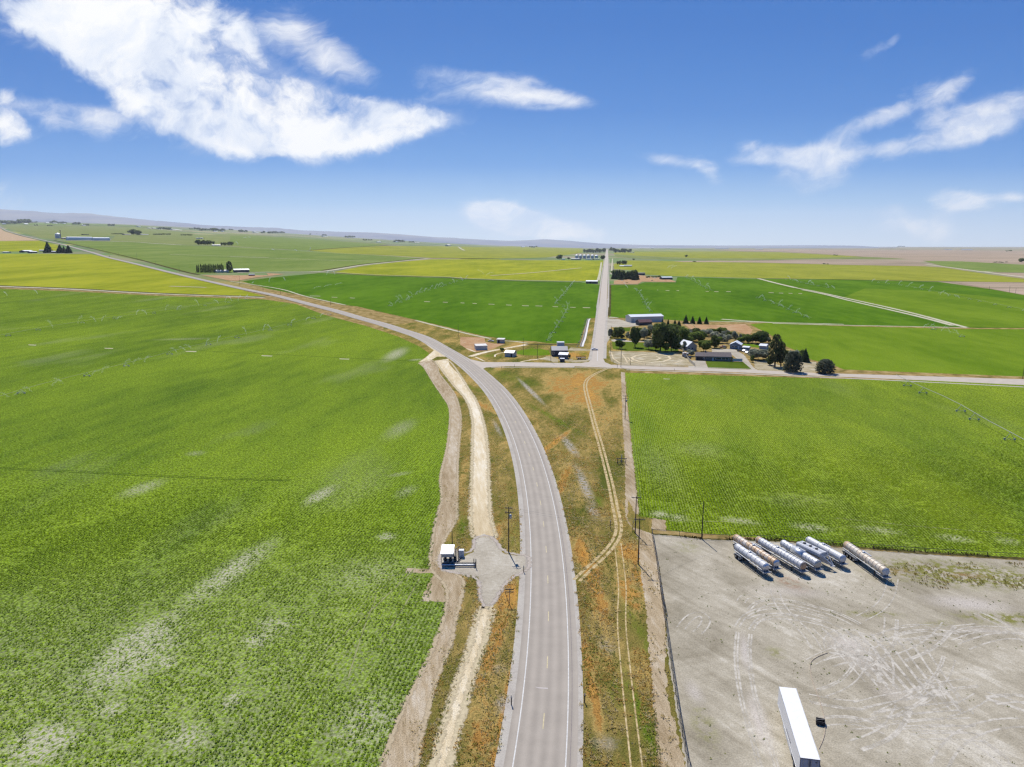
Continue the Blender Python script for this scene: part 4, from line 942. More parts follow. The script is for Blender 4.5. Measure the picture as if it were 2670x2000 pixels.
for a in [
 ('M',395,540,255,240,'broad','rounded dark tree at the roadside corner of the gravel lot, behind the small lawn tree'),
 ('M',405,730,185,165,'green','small round tree alone at the left end of the farmstead lawn'),
 ('M',705,700,440,190,'broad','tall narrow tree standing on the lawn to the right of the small round one'),
 ('M',232,515,190,95,'silver','greyish bush-like tree leaning over the road edge by the gravel lot'),
 ('M',560,520,115,110,'silver','low pale grey-green tree between the corner tree and the tall lawn tree'),
 ('M',880,560,270,200,'grey','grey-leaved tree behind the tall lawn tree'),
 ('M',970,750,240,190,'grey','silvery round tree at the middle of the lawn edge'),
 ('M',1030,480,230,210,'grey','pale crowned tree right in front of the maroon roof'),
 ('M',1190,775,600,330,'broad','biggest dark tree in the middle of the farmstead, tallest crown of all'),
 ('M',1400,775,500,300,'broad','broad dark tree on the right of the biggest farmstead tree'),
 ('M',1350,560,330,240,'broad','dark tree rising behind the biggest farmstead tree'),
 ('M',1600,610,350,270,'green','wide fresh green tree behind the weeping tree and white roofed house'),
 ('M',1470,300,130,100,'conifer','first small spruce behind the dark grove, left of the row of four'),
 ('M',1550,290,105,100,'conifer','second small spruce next to the row of four, half hidden by the grove'),
 ('M',1232,300,140,90,'conifer','dark conifer in front of the right end of the big white roofed shed'),
 ('M',1340,300,140,90,'conifer','conifer standing just right of the big white roofed shed'),
 ('M',1680,250,170,135,'conifer','largest spruce at the left end of the row of four'),
 ('M',1812,250,150,120,'conifer','second spruce from the left in the row of four'),
 ('M',1945,255,145,110,'conifer','third spruce from the left in the row of four'),
 ('M',2075,255,140,112,'conifer','rightmost spruce of the row of four by the bare track'),
 ('M',1880,600,210,260,'gbush','wide low green tree below the pale fence line'),
 ('M',1790,430,95,120,'pink','dusky pinkish shrub at the top of the green thicket'),
 ('N',690,620,310,380,'green','bright green round tree between the white roofed house and the long brown roof'),
 ('N',945,525,320,250,'willow','yellow-green loose tree right behind the bright green round tree'),
 ('N',825,230,190,210,'gbush','green tree at the top of the thicket beside the pink shrub'),
 ('N',1130,210,200,260,'green','green tree at the back of the farmstead under the dry field corner'),
 ('N',1250,420,240,240,'grey','grey-green tree behind the red truck and blue grey house'),
 ('N',1130,360,190,200,'grey','grey-green tree between the willow-like one and the blue grey house'),
 ('N',1440,360,265,155,'silver','upright silvery tree behind the blue grey house'),
 ('N',1570,390,210,130,'silver','small silvery tree just right of the upright silvery one'),
 ('N',235,580,220,175,'silver','weeping grey tree at the left wall of the white roofed house'),
 ('N',480,285,160,260,'gbush','low green thicket tree under the pale fence line'),
 ('N',90,520,300,250,'broad','dark tree behind the weeping grey tree'),
 ('N',380,720,180,190,'grey','small grey leaved tree behind the tan fence beside the carport'),
 ('O',360,330,190,170,'gbush','green shrub-like tree left of the big dark thicket tree'),
 ('O',610,345,270,300,'broad','wide dark tree at the back edge of the farmstead next to the green field'),
 ('O',450,320,150,120,'silver','pale silvery tree in front of the wide dark one at the back edge'),
 ('O',755,320,125,110,'willow','pale green shrub at the right foot of the wide dark back tree'),
 ('O',455,700,150,70,'green','slim young tree beside the curving driveway'),
 ('O',565,660,260,350,'grey','wide grey-green willow to the right of the parked cars'),
 ('O',885,785,625,250,'pine','very tall pine with bare trunk, highest tree on the right side'),
 ('O',1000,780,470,170,'pine','shorter pine leaning right against the very tall pine'),
 ('O',790,755,185,180,'willow','sparse brownish green tree at the left foot of the tall pine'),
 ('O',1225,885,375,350,'juniper','massive dark juniper by the road right of the tall pine'),
 ('O',1250,640,210,200,'grey','grey green tree behind the massive dark juniper'),
 ('O',1465,690,260,210,'conifer','blue grey spruce behind and right of the massive juniper'),
 ('O',1850,910,260,340,'juniper','lone wide dark juniper at the right end of the farmstead'),
 ('L',1210,620,120,130,'gbush','dark green bush at the back corner of the small white roofed shed'),
 ('J',1160,830,140,70,'gbush','small green shrub against the right side of the dark grey building'),
 ('O',60,650,60,60,'gbush','small round shrub at the end of the long brown roofed house'),
 ('I',240,348,85,115,'broad','round dark tree at the left end of the grain bins'),
 ('I',380,350,40,45,'broad','small dark tree in front of the leftmost grain bin'),
 ('I',932,352,78,75,'broad','dark tree between the grain bins and the straight road'),
 ('D',2195,330,38,50,'broad','lone dark tree in the far desert at the right edge'),
 ('U',693,658,150,155,'conifer','pointed spruce beside the white farm sheds at the far left'),
 ('U',1930,405,95,100,'broad','dark tree at the distant farm near the long green strip'),
 ('U',1995,408,80,90,'broad','wide tree on the right of the dark one at the distant farm'),
 ('U',1870,378,45,60,'bush','low shrub left of the distant farm trees'),
 ('X',1100,830,155,85,'pine','tall thin pine between the poplar row and the white roofed barn'),
]: 
    tree(*a, lod=1 if a[0] in 'IDUX' else 0)
for i, (x, b, hh, ww) in enumerate([(868,662,118,125),(925,662,95,90),(990,664,108,130)]):
    tree('U', x, b, hh, ww, 'conifer', ['leftmost of the three clustered dark conifers by the far left highway bend', 'middle one of the three clustered dark conifers by the far left highway bend', 'rightmost of the three clustered dark conifers by the far left highway bend'][i], 'clustered conifers by the far left highway', 1)
xs = [632,655,688,712,735,758,780,802,825,848,872,893,908,935,952,968,990,1008]
for i, x in enumerate(xs):
    tree('X', x, 829+(i % 3)*2, 100+((i*37) % 27), 26, 'poplar', 'narrow dark poplar in the tight row beside the white roofed barn', 'row of poplars by the white roofed barn', 1)
def cluster(fr, x0, x1, yb, hp, n, kind, label, group, wk=1.1, lod=1, dy=0):
    rng = random.Random(int(x0+yb))
    for i in range(n):
        x = x0+(x1-x0)*(i+.5)/n+rng.uniform(-.3,.3)*(x1-x0)/n; hh = hp*rng.uniform(.7,1.1)
        w_ = max(hh*wk*rng.uniform(.8,1.2), (x1-x0)/n*1.1)
        tree(fr, x, yb+rng.uniform(-dy, dy), hh, w_, kind, label, group, lod)
cluster('I',630,970,240,72,12,'broad','dark tree in the windbreak left of the straight road near the horizon','windbreak left of the straight road',.75,1,4)
cluster('I',1100,1380,240,75,9,'broad','dark tree in the windbreak right of the straight road near the horizon','windbreak right of the straight road',.85,1,5)
cluster('I',1045,1090,210,60,3,'broad','small roadside tree at the far end of the straight road','roadside trees at the far end of the straight road',.7,1,5)
cluster('I',1145,1315,432,70,4,'broad','round dark tree beside the small grey shed in the yellow field','trees by the small grey shed',.9,1,4)
cluster('I',1090,1500,672,140,13,'conifer','dark conifer of the dense grove beside the gravel works','dense grove by the straight road',.7,1,12)
cluster('I',1100,1470,640,130,8,'broad','leafy tree inside the dense grove by the gravel works','leafy trees in the dense grove',.8,1,10)
cluster('I',1620,1900,640,30,6,'bush','low dark shrub along the back of the gravel works','shrubs at the back of the gravel works',1.2,1,3)
cluster('X',635,735,436,82,3,'broad','dark tree at the left end of the farm amid the green plain','left trees of the farm amid the plain',.85)
cluster('X',745,880,436,78,4,'broad','dark tree behind the farmhouse amid the green plain','trees behind the farmhouse amid the plain',.8)
cluster('X',975,1140,446,66,5,'broad','dark tree right of the farmhouse amid the green plain','right trees of the farm amid the plain',.9)
cluster('X',400,560,300,24,6,'bush','low dark shrub in the line above the striped green strip','shrub line above the green strip',1.4,2)
cluster('U',1610,1790,392,16,5,'bush','tiny dark shrub left of the distant farm','tiny shrubs left of the distant farm',1.4,2)
cluster('X',0,240,290,24,7,'bush','tiny dark shrub right of the distant farm','tiny shrubs right of the distant farm',1.3,2)
far = [('U',20,250,245,58,9),('U',250,430,240,66,6),('U',430,550,225,22,4),('U',500,540,268,20,2),('U',690,755,276,22,3),('U',725,830,235,40,4),('U',830,955,240,38,5),('U',1050,1150,255,38,4),('U',1200,1280,266,30,3),('U',1560,1655,272,30,3),
       ('X',60,150,208,30,4),('X',150,260,216,42,4),('X',510,570,210,20,2),('X',590,680,215,34,4),('X',650,850,230,34,7),('X',840,1015,240,48,6),('X',1085,1150,224,22,2),('X',1240,1350,250,34,5),('X',1555,1600,268,34,2),('X',1660,1760,272,36,4),('X',1780,1900,268,28,4),
       ('Z',40,185,124,26,5),('Z',210,290,142,26,3),('Z',430,510,142,22,3),('Z',555,700,164,30,6),('Z',805,945,205,22,6),('Z',1105,1205,176,22,4),('Z',1240,1450,180,20,7),('Z',1260,1415,228,34,7),('Z',1470,1545,236,22,3),('Z',1660,1720,200,18,3),('Z',1830,1890,206,18,3),('Z',2130,2210,214,30,3),
       ('C',0,180,158,18,8),('C',200,330,165,12,5),('C',570,630,207,14,4),('C',750,760,205,16,1),('C',900,1020,180,8,5),('C',1030,1120,190,10,4),('C',1400,1480,200,8,4),('C',1850,1870,288,22,1),('C',1420,1440,308,14,1),('C',1920,1950,328,8,1),
       ('D',1960,2070,330,8,5),('D',2060,2115,238,10,3),('D',1170,1230,200,10,4),('D',560,600,346,8,2),('D',640,680,272,8,2)]
for i, (fr, x0, x1, yb, hp, n) in enumerate(far):
    fp = G(*S(fr, (x0+x1)/2, yb))
    side = 'left' if fp.x < -0.42*fp.y else ('centre left' if fp.x < 0.1*fp.y else 'right')
    cluster(fr, x0, x1, yb, hp, n, 'broad', 'tiny dark tree in one of the far %s groves below the horizon' % side, 'far groves of the %s' % side, 1.25, 2, 2)

# ------------------------------------------------------------------ buildings
def bframe(fr, x0, y0, x1, y1):
    A = G(*S(fr, x0, y0)); B = G(*S(fr, x1, y1)); A.z = B.z = min(A.z, B.z); d = B-A
    return A, d.length, math.atan2(d.y, d.x)
def building(fr, x0, y0, x1, y1, depth, eave, rise, name, label, cat='building', wall=None, roof=None, axis='x', over=0.4, wins=(), doors=(), chim=None, group=None, doorm=None, shed=False, wmin=None):
    """front wall foot from (x0,y0) to (x1,y1) in photograph pixels; wins/doors: (start, width, sill, height) as fraction/metres on the front"""
    A, L, a = bframe(fr, x0, y0, x1, y1)
    e = empty(name, A, a, label, cat, group)
    W_ = MB(); D = depth; H_ = eave
    if axis == 'x':
        prof = [(0,0),(D,0),(D,H_),(D/2,H_+rise),(0,H_)] if not shed else [(0,0),(D,0),(D,H_+rise),(0,H_)]
        n = len(prof)
        W_.add([(0,y,z) for y,z in prof]+[(L,y,z) for y,z in prof], [tuple(range(n)), tuple(range(n,2*n))[::-1]]+[(i,n+i,n+(i+1)%n,(i+1)%n) for i in range(n)])
    else:
        prof = [(0,0),(L,0),(L,H_),(L/2,H_+rise),(0,H_)]
        W_.extr(prof, 0, D)
    W_.build('wall', wall or M_greyw, e)
    R_ = MB(); o = over; th = 0.18
    if axis == 'x':
        if shed: pts = [(-o, H_-rise*o/D+.02), (D+o, H_+rise+rise*o/D+.02)]
        else: s_ = rise/(D/2); pts = [(-o, H_-s_*o+.02), (D/2, H_+rise+.02), (D+o, H_-s_*o+.02)]
        q = pts+[(y, z+th) for y, z in reversed(pts)]; n = len(q)
        R_.add([(-o,y,z) for y,z in q]+[(L+o,y,z) for y,z in q], [tuple(range(n)), tuple(range(n,2*n))[::-1]]+[(i,n+i,n+(i+1)%n,(i+1)%n) for i in range(n)])
    else:
        s_ = rise/(L/2); pts = [(-o, H_-s_*o+.02), (L/2, H_+rise+.02), (L+o, H_-s_*o+.02)]
        R_.extr(pts+[(x, z+th) for x, z in reversed(pts)], -o, D+o)
    ro = R_.build('roof', roof or M_whiter, e)
    if chim:
        c = MB().box(L*chim-.4, L*chim+.4, D*.5-.4, D*.5+.4, H_+rise*.6, H_+rise+1.0); c.build('chimney', M_brick, ro)
    for (f, w_, z, hh) in wins:
        m = MB().box(L*f, L*f+w_, -.05, .02, z, z+hh); wo_ = m.build('window', M_glass, e)
        fm = MB(); t_ = .12
        fm.box(L*f-t_, L*f+w_+t_, -.09, -.01, z-t_, z); fm.box(L*f-t_, L*f+w_+t_, -.09, -.01, z+hh, z+hh+t_); fm.box(L*f-t_, L*f, -.085, -.01, z, z+hh); fm.box(L*f+w_, L*f+w_+t_, -.085, -.01, z, z+hh)
        fm.build('frame', M_whitep, wo_)
    for (f, w_, z, hh) in doors:
        MB().box(L*f, L*f+w_, -.06, .02, z, z+hh).build('door', doorm or M_whitep, e)
    return e, L
building('M',625,232,1250,215,13,5.4,1.6,'metal_shed','big tan metal shed with long white roof at the farm edge','shed',M_tanw,M_whiter,wins=(),doors=[(.02,2.6,0.02,3.6),(.17,1.2,0.02,2.2)],doorm=M_greyw)
building('M',790,285,1030,275,7,2.8,2.2,'barn','small dark barn with maroon roof in front of the big white roofed shed','barn',M_dkw,M_maroon,axis='x')
building('N',730,835,1350,850,11,2.8,2.0,'ranch_house','long low ranch house with grey brown shingle roof behind the lawn','house',M_brick,M_shing,wins=[(.30,1.2,.4,1.7),(.41,3.2,1.0,1.1),(.63,2.2,1.0,1.1),(.78,2.0,1.0,1.1),(.90,1.2,1.0,1.1)],doors=[(.26,.95,.02,2.1)],chim=.02)
building('N',490,820,715,830,10,2.6,1.8,'carport','brown roofed carport joined to the left end of the ranch house','carport',M_brick,M_shing,doors=[(.12,4.6,.02,2.1)],doorm=M_dark,wins=[(.82,.7,.9,1.0)])
building('N',290,600,520,590,12,3.2,3.0,'house','pale grey house with white hipped gable roof beside the weeping tree','house',M_greyw,M_whiter,axis='y',wins=[(.1,1.2,1,1.2),(.45,1.2,1,1.2)])
building('N',1315,545,1575,560,9,3.0,1.9,'cottage','blue grey cottage with white gable roof near the parked cars','house',M_blue,M_whiter,axis='y',wins=[(.2,1.2,1,1.2),(.48,1.2,1,1.2)],doors=[(.75,1,.02,2.1)])
building('N',1625,590,1765,600,6,2.3,.5,'garden_shed','small white roofed blue shed right of the cottage','shed',M_blue,M_whiter)
building('O',585,440,715,450,7,2.3,1.0,'garden_shed','small shed with bright white roof behind the wide willow','shed',M_greyw,M_whiter)
# junction
building('L',455,590,785,580,7,2.9,.5,'tank_house','low concrete box building with pale roof beside the dirt loop','building',M_conc,M_conc,over=.1,shed=True)
building('L',1060,385,1250,390,5,2.8,.3,'open_shed','dark open fronted shed at the edge of the potato field','shed',M_greyw,M_conc,shed=True,doors=[(.15,1.3,.02,2.4)],doorm=M_dark)
building('L',1280,775,1530,790,6,2.7,1.2,'pump_shed','small pale shed with white roof beside the bright grass','shed',M_greyw,M_whiter,over=.3,doors=[(.7,1.0,.02,2.0)],doorm=M_dark)
building('J',650,765,1110,765,14,3.8,1.9,'pump_building','large dark grey corrugated building beside the junction','building',M_dkw,flat('dark_grey_roof_metal',(0.10,0.105,0.125),.5),over=.2,wins=[(.04,1.2,1.4,1.4)])
building('J',840,835,1100,845,4.5,2.6,.9,'annex_shed','grey shed with gleaming white roof in front of the dark grey building','shed',flat('slate_grey_siding',(.12,.13,.15),.6),M_whiter,over=.2,shed=True,wins=[(.18,.9,1.1,1.0)])
building('J',800,470,1010,470,3,2.6,.2,'container','long white container behind the dark grey building','container',M_whitep,M_whiter,shed=True,over=.05)
building('J',880,930,1005,935,2.4,2.0,.15,'equipment_box','small dark equipment box at the roadside in front of the white roofed shed','box',M_dkw,M_whiter,shed=True,over=.05)
# along the straight road
building('I',662,735,845,738,9,4.6,1.6,'barn','barn with bright white roof and brown front on the left of the straight road','barn',flat('brown_board_siding',(.13,.11,.10),.8),M_whiter,doors=[(.3,3,.02,3.4)],doorm=M_dark)
building('I',1280,462,1400,462,12,3.8,1.4,'shed','grey shed with white roof beside round trees in the yellow field','shed',M_greyw,M_whiter)
building('I',1195,458,1270,462,10,2.6,1.2,'shed','low pale shed touching the left side of the grey shed','shed',M_whitep,M_whiter)
building('I',1885,672,2050,670,14,4.5,1.6,'shed','long open shed with white roof at the right end of the gravel works','shed',M_dkw,M_whiter)
building('I',1480,600,1610,600,14,4.5,2,'shed','long dark roofed shed behind the dense grove','shed',M_dkw,flat('dark_green_roof',(.06,.075,.055),.7))
building('I',1360,640,1430,632,10,3.5,2,'house','small house with white roof inside the dense grove','house',M_greyw,M_whiter)
building('I',420,352,550,356,16,5,1.5,'shed','low shed with pale roof in front of the left grain bins','shed',M_dkw,M_whiter)
building('I',285,352,330,352,8,4,1,'shed','tiny white shed left of the grain bins','shed',M_whitep,M_whiter)
building('I',670,352,760,352,12,4,1,'shed','low white shed in front of the middle grain bins','shed',M_whitep,M_whiter)
building('I',800,352,880,350,12,3.5,1,'shed','low shed in front of the rightmost grain bin','shed',M_dkw,M_whiter)
building('I',1355,236,1410,238,20,5,1.5,'shed','bright white shed right of the far windbreak','shed',M_whitep,M_whiter)
building('I',745,235,835,238,20,5,1.5,'shed','pale shed peeking out of the left far windbreak','shed',M_greyw,M_tanw)
# left side farms
building('X',1165,832,1385,832,14,5.5,2,'barn','white roofed barn right of the tall thin pine','barn',M_dkw,M_whiter)
building('X',915,836,1090,832,14,3.2,2.4,'house','pale roofed house in front of the poplar row','house',M_greyw,M_conc)
building('A',2052,694,2100,694,8,3,.8,'shed','small dark shed right of the white roofed barn','shed',M_dkw,M_blue)
building('U',355,655,480,640,14,4.5,2,'barn','white roofed barn left of the pointed spruce at the far left','barn',M_dkw,M_whiter)
building('U',435,664,540,660,12,4,1.4,'shed','long low white shed in front of the far left barn','shed',M_dkw,M_whiter)
building('U',740,660,805,660,10,4,1.4,'shed','small white shed between spruce and conifers at the far left','shed',M_dkw,M_whiter)
building('U',560,640,630,640,10,3.5,1.2,'shed','small grey shed left of the pointed spruce','shed',M_greyw,M_whiter)
building('U',35,660,120,660,12,2.5,1,'shed','low pale shed at the far left edge of the yellow field','shed',M_greyw,M_tanw)
building('X',850,446,970,450,24,4,2.5,'house','tan farmhouse among the dark trees amid the green plain','house',M_tanw,M_tanw)
building('X',610,346,640,348,24,6,1.5,'hay_barn','pale haystack barn above the plain farm, left one','barn',M_tanw,M_tanw)
building('X',665,346,708,348,24,6,1.5,'hay_barn','pale haystack barn above the plain farm, right one','barn',M_tanw,M_tanw)
building('U',1800,402,1895,402,20,5,2,'house','pale roofed house left of the distant farm trees','house',M_dkw,M_tanw)
building('U',2035,402,2150,402,20,5,2,'shed','long white roofed shed right of the distant farm trees','shed',M_dkw,M_whiter)
building('U',1205,403,1285,403,18,5,1,'haystack','dark green tarped haystack behind the long white greenhouses','haystack',flat('dark_green_tarp',(.04,.06,.03),.8),flat('green_tarp_top',(.10,.12,.06),.8),over=0)
UNDER = [('M',300,520,90,110),('M',470,540,80,120),('M',640,560,110,120),('M',800,470,150,140),('M',760,560,110,120),('M',930,520,190,170),('M',1090,600,210,190),('M',1100,760,180,170),('M',1290,780,190,190),('M',1480,770,200,190),('M',1500,640,230,200),('M',1130,380,150,160),('M',1450,420,190,200),('M',1560,470,200,200),('M',1700,520,200,200),('M',1760,580,180,200),('M',1980,560,190,220),('M',1900,470,150,190),('M',2080,500,170,200),
 ('N',330,420,190,220),('N',600,360,190,230),('N',700,240,150,200),('N',960,300,180,240),('N',1050,410,170,230),('N',980,200,150,220),('N',1330,300,180,220),('N',1230,260,170,220),('N',1660,330,150,160),('O',250,330,130,150),('O',520,330,200,200),('O',700,330,150,170),('O',480,640,170,180),('O',660,640,180,180),('O',1100,620,170,190),('O',1120,720,170,170),('O',1350,660,150,170),('O',1420,560,120,130)]
for i_, (fr, x, y, hp, wp) in enumerate(UNDER):
    tree(fr, x, y, hp, wp, ['gbush','broad','grey','green'][i_ % 4] if i_ % 4 else 'gbush', 'leafy understorey crown filling the farmstead grove between the taller trees', 'understorey of the farmstead grove', 0)
farb = [('U',30,75,250,18,'W'),('U',355,410,250,14,'W'),('U',670,720,236,16,'W'),('U',770,830,238,14,'W'),('U',920,955,242,10,'W'),('U',980,1110,206,14,'W'),('U',1195,1240,268,14,'W'),('U',1995,2030,285,18,'W'),('U',2145,2212,308,14,'T'),
        ('X',0,45,200,16,'T'),('X',60,130,208,12,'W'),('X',275,430,222,20,'T'),('X',695,760,220,12,'W'),('X',880,930,243,12,'W'),('X',1000,1020,244,14,'W'),('X',1120,1150,214,8,'G'),('X',1450,1530,256,16,'W'),('X',2130,2200,270,14,'G'),
        ('Z',230,310,148,14,'W'),('Z',590,620,165,12,'W'),('Z',1270,1320,228,16,'W'),('Z',1560,1630,240,10,'T'),('Z',2040,2075,290,30,'T'),('Z',2040,2130,212,10,'W'),('Z',1020,1075,232,14,'T'),('Z',735,800,156,8,'W'),
        ('C',510,535,205,8,'W'),('C',1390,1560,212,6,'W'),('C',1570,1600,215,7,'W'),('C',2100,2212,218,7,'W'),('C',1420,1500,196,6,'W'),('C',1210,1240,206,6,'W'),('C',1700,1740,214,5,'T'),('C',60,150,158,6,'W'),
        ('D',1010,1160,212,5,'W'),('D',1700,1790,228,7,'W'),('D',1560,1620,226,5,'W'),('D',0,60,222,5,'W')]
for i, (fr, x0, x1, yb, hp, c) in enumerate(farb):
    p = G(*S(fr, (x0+x1)/2, yb)); k = scale_at(p)/FR[fr][2]
    side = 'left' if p.x < -0.42*p.y else ('centre left' if p.x < 0.1*p.y else 'right')
    building(fr, x0, yb, x1, yb, hp*k*1.5, hp*k*.6, hp*k*.35, 'farm_building', 'tiny pale farm building among the far %s groves below the horizon' % side, 'building', {'W':M_whitep,'T':M_tanw,'G':M_greyw}[c], {'W':M_whiter,'T':M_tanw,'G':M_whiter}[c], group='far farm buildings of the %s' % side, over=0)
# grain bins
def grain_bin(fr, x, yb, wp, hp, label, group=None):
    p = G(*S(fr, x, yb)); k = scale_at(p)/FR[fr][2]; r = wp*k/2; H_ = hp*k
    e = empty('grain_bin', p, 0, label, 'grain bin', group)
    pr = [(H_*i/14, r*(1.0 if i % 2 else .985)) for i in range(15)]
    MB().lathe(pr, n=20).build('wall', M_gal2, e)
    MB().lathe([(H_, r*1.03), (H_+r*.5, r*.12), (H_+r*.62, r*.1), (H_+r*.62, 0.01)], n=20, smooth=False).build('roof', M_whiter, e)
for i, x in enumerate([515,575,638,700,765,830]):
    grain_bin('I', x, 332-(i==5)*6, 54, 50 if i < 5 else 40, 'silver grain bin with white cone roof, %s of the six' % ['leftmost','second from the left','third from the left','third from the right','second from the right','rightmost and lowest'][i], 'six grain bins left of the straight road')
grain_bin('U', 838, 452, 72, 62, 'wide grey grain bin beside the long white greenhouses')
def elevator():
    p = G(*S('U', 880, 455)); k = scale_at(p)/5.53
    e = empty('grain_elevator', p, 0, 'thin dark grain elevator leg standing by the wide grey bin', 'elevator')
    MB().beam((0,0,0),(0,0,118*k),5*k,5*k).build('leg', M_dark, e); MB().box(-5*k,5*k,-3*k,3*k,112*k,120*k).build('head', M_dark, e)
elevator()
building('U',885,460,945,462,14,5.5,2,'shed','dark shed between the wide grey bin and the greenhouses','shed',M_dkw,M_tanw)
def greenhouse(x0, x1, yb, hp, label):
    A, L, a = bframe('U', x0, yb, x1, yb); k = scale_at(A)/5.53; H_ = hp*k
    e = empty('greenhouse', A, a, label, 'greenhouse')
    D = 16; prof = [(D/2-D/2*math.cos(t*PI/10), H_*math.sin(t*PI/10)**.8) for t in range(11)]
    mb = MB(); n = len(prof)
    mb.add([(0,y,z) for y,z in prof]+[(L,y,z) for y,z in prof], [(i,i+1,n+i+1,n+i) for i in range(n-1)]+[tuple(range(n)), tuple(range(n,2*n))[::-1]])
    mb.build('cover', M_whiter, e)
    MB().box(L*.03, L*.97, -.15, -.05, .1, 1.6).build('side_vent', M_greyw, e)
greenhouse(975,1340,478,50,'long white greenhouse, left of the pair by the highway'); greenhouse(1350,1590,482,46,'shorter white greenhouse, right of the pair by the highway')

# ------------------------------------------------------------------ trailers
def wheel(parent, c, r=0.5, wd=0.28, ax='y'):
    w_ = MB()
    def ring(prof): return prof
    MB().lathe([(-wd/2, r*.62), (-wd/2, r*.93), (-wd*.36, r), (wd*.36, r), (wd/2, r*.93), (wd/2, r*.62)], ax, c, 18).build('tyre', M_tyre, parent)
    MB().lathe([(-wd*.46, .02), (-wd*.40, r*.3), (-wd*.2, r*.55), (-wd*.46, r*.64), (wd*.46, r*.64), (wd*.2, r*.55), (wd*.40, r*.3), (wd*.46, .02)], ax, c, 14).build('rim', M_galv, parent)
def axle_group(e, xs, tw=1.0, r=0.5, fender=True, both=True):
    for x in xs:
        for sy in (-1, 1):
            for o in (0, .32):
                we = empty('wheel', (x, sy*(tw-o), r)); we.parent = e; wheel(we, (0,0,0), r)
        MB().bar((x,-tw,r), (x,tw,r), .07, 8).build('axle', M_dark, e)
    if fender:
        x0, x1 = min(xs)-.75, max(xs)+.75
        for sy in (-1, 1):
            y0, y1 = (tw-.5, tw+.2) if sy > 0 else (-tw-.2, -tw+.5)
            MB().extr([(x0,r+.15),(x0+.18,r+.62),(x1-.18,r+.62),(x1,r+.15),(x1-.1,r+.1),(x1-.25,r+.56),(x0+.25,r+.56),(x0+.1,r+.1)], y0, y1).build('fender', M_galv, e)
def tank_mat(name, base, metal, rusty):
    t = newmat(name)
    n = t.noise(t.obj, 0.55, 6, 0.65, 0.4); f = t.noise(t.obj, 3, 5, 0.65)
    c = t.mix(t.smooth(f, .35, .65, 0, .35), base, tuple(x*.62 for x in base))
    if rusty: 
        k = t.math('MULTIPLY', t.smooth(n, .36, .56), rusty, clamp=True)
        rr = t.ramp(f, [(.38, (.42,.23,.11)), (.55, (.50,.33,.19)), (.68, (.20,.24,.06))]); c = t.mix(k, c, rr)
    t.put(t.b.inputs['Base Color'], c); t.b.inputs['Metallic'].default_value = metal; t.b.inputs['Roughness'].default_value = 0.42
    return t.m
T_white = tank_mat('dull_white_tank', (.56,.57,.57), 0.0, .12); T_rust = tank_mat('rust_streaked_tank', (.55,.50,.44), 0, .9)
T_alu = tank_mat('scuffed_aluminium_tank', (.54,.54,.54), .12, .0); T_cream = tank_mat('cream_dusty_tank', (.52,.48,.40), 0, .35); T_end = tank_mat('brown_stained_tank_end', (.36,.24,.17), 0, .7); T_pend = tank_mat('sandy_tank_end', (.46,.34,.22), 0, .5)
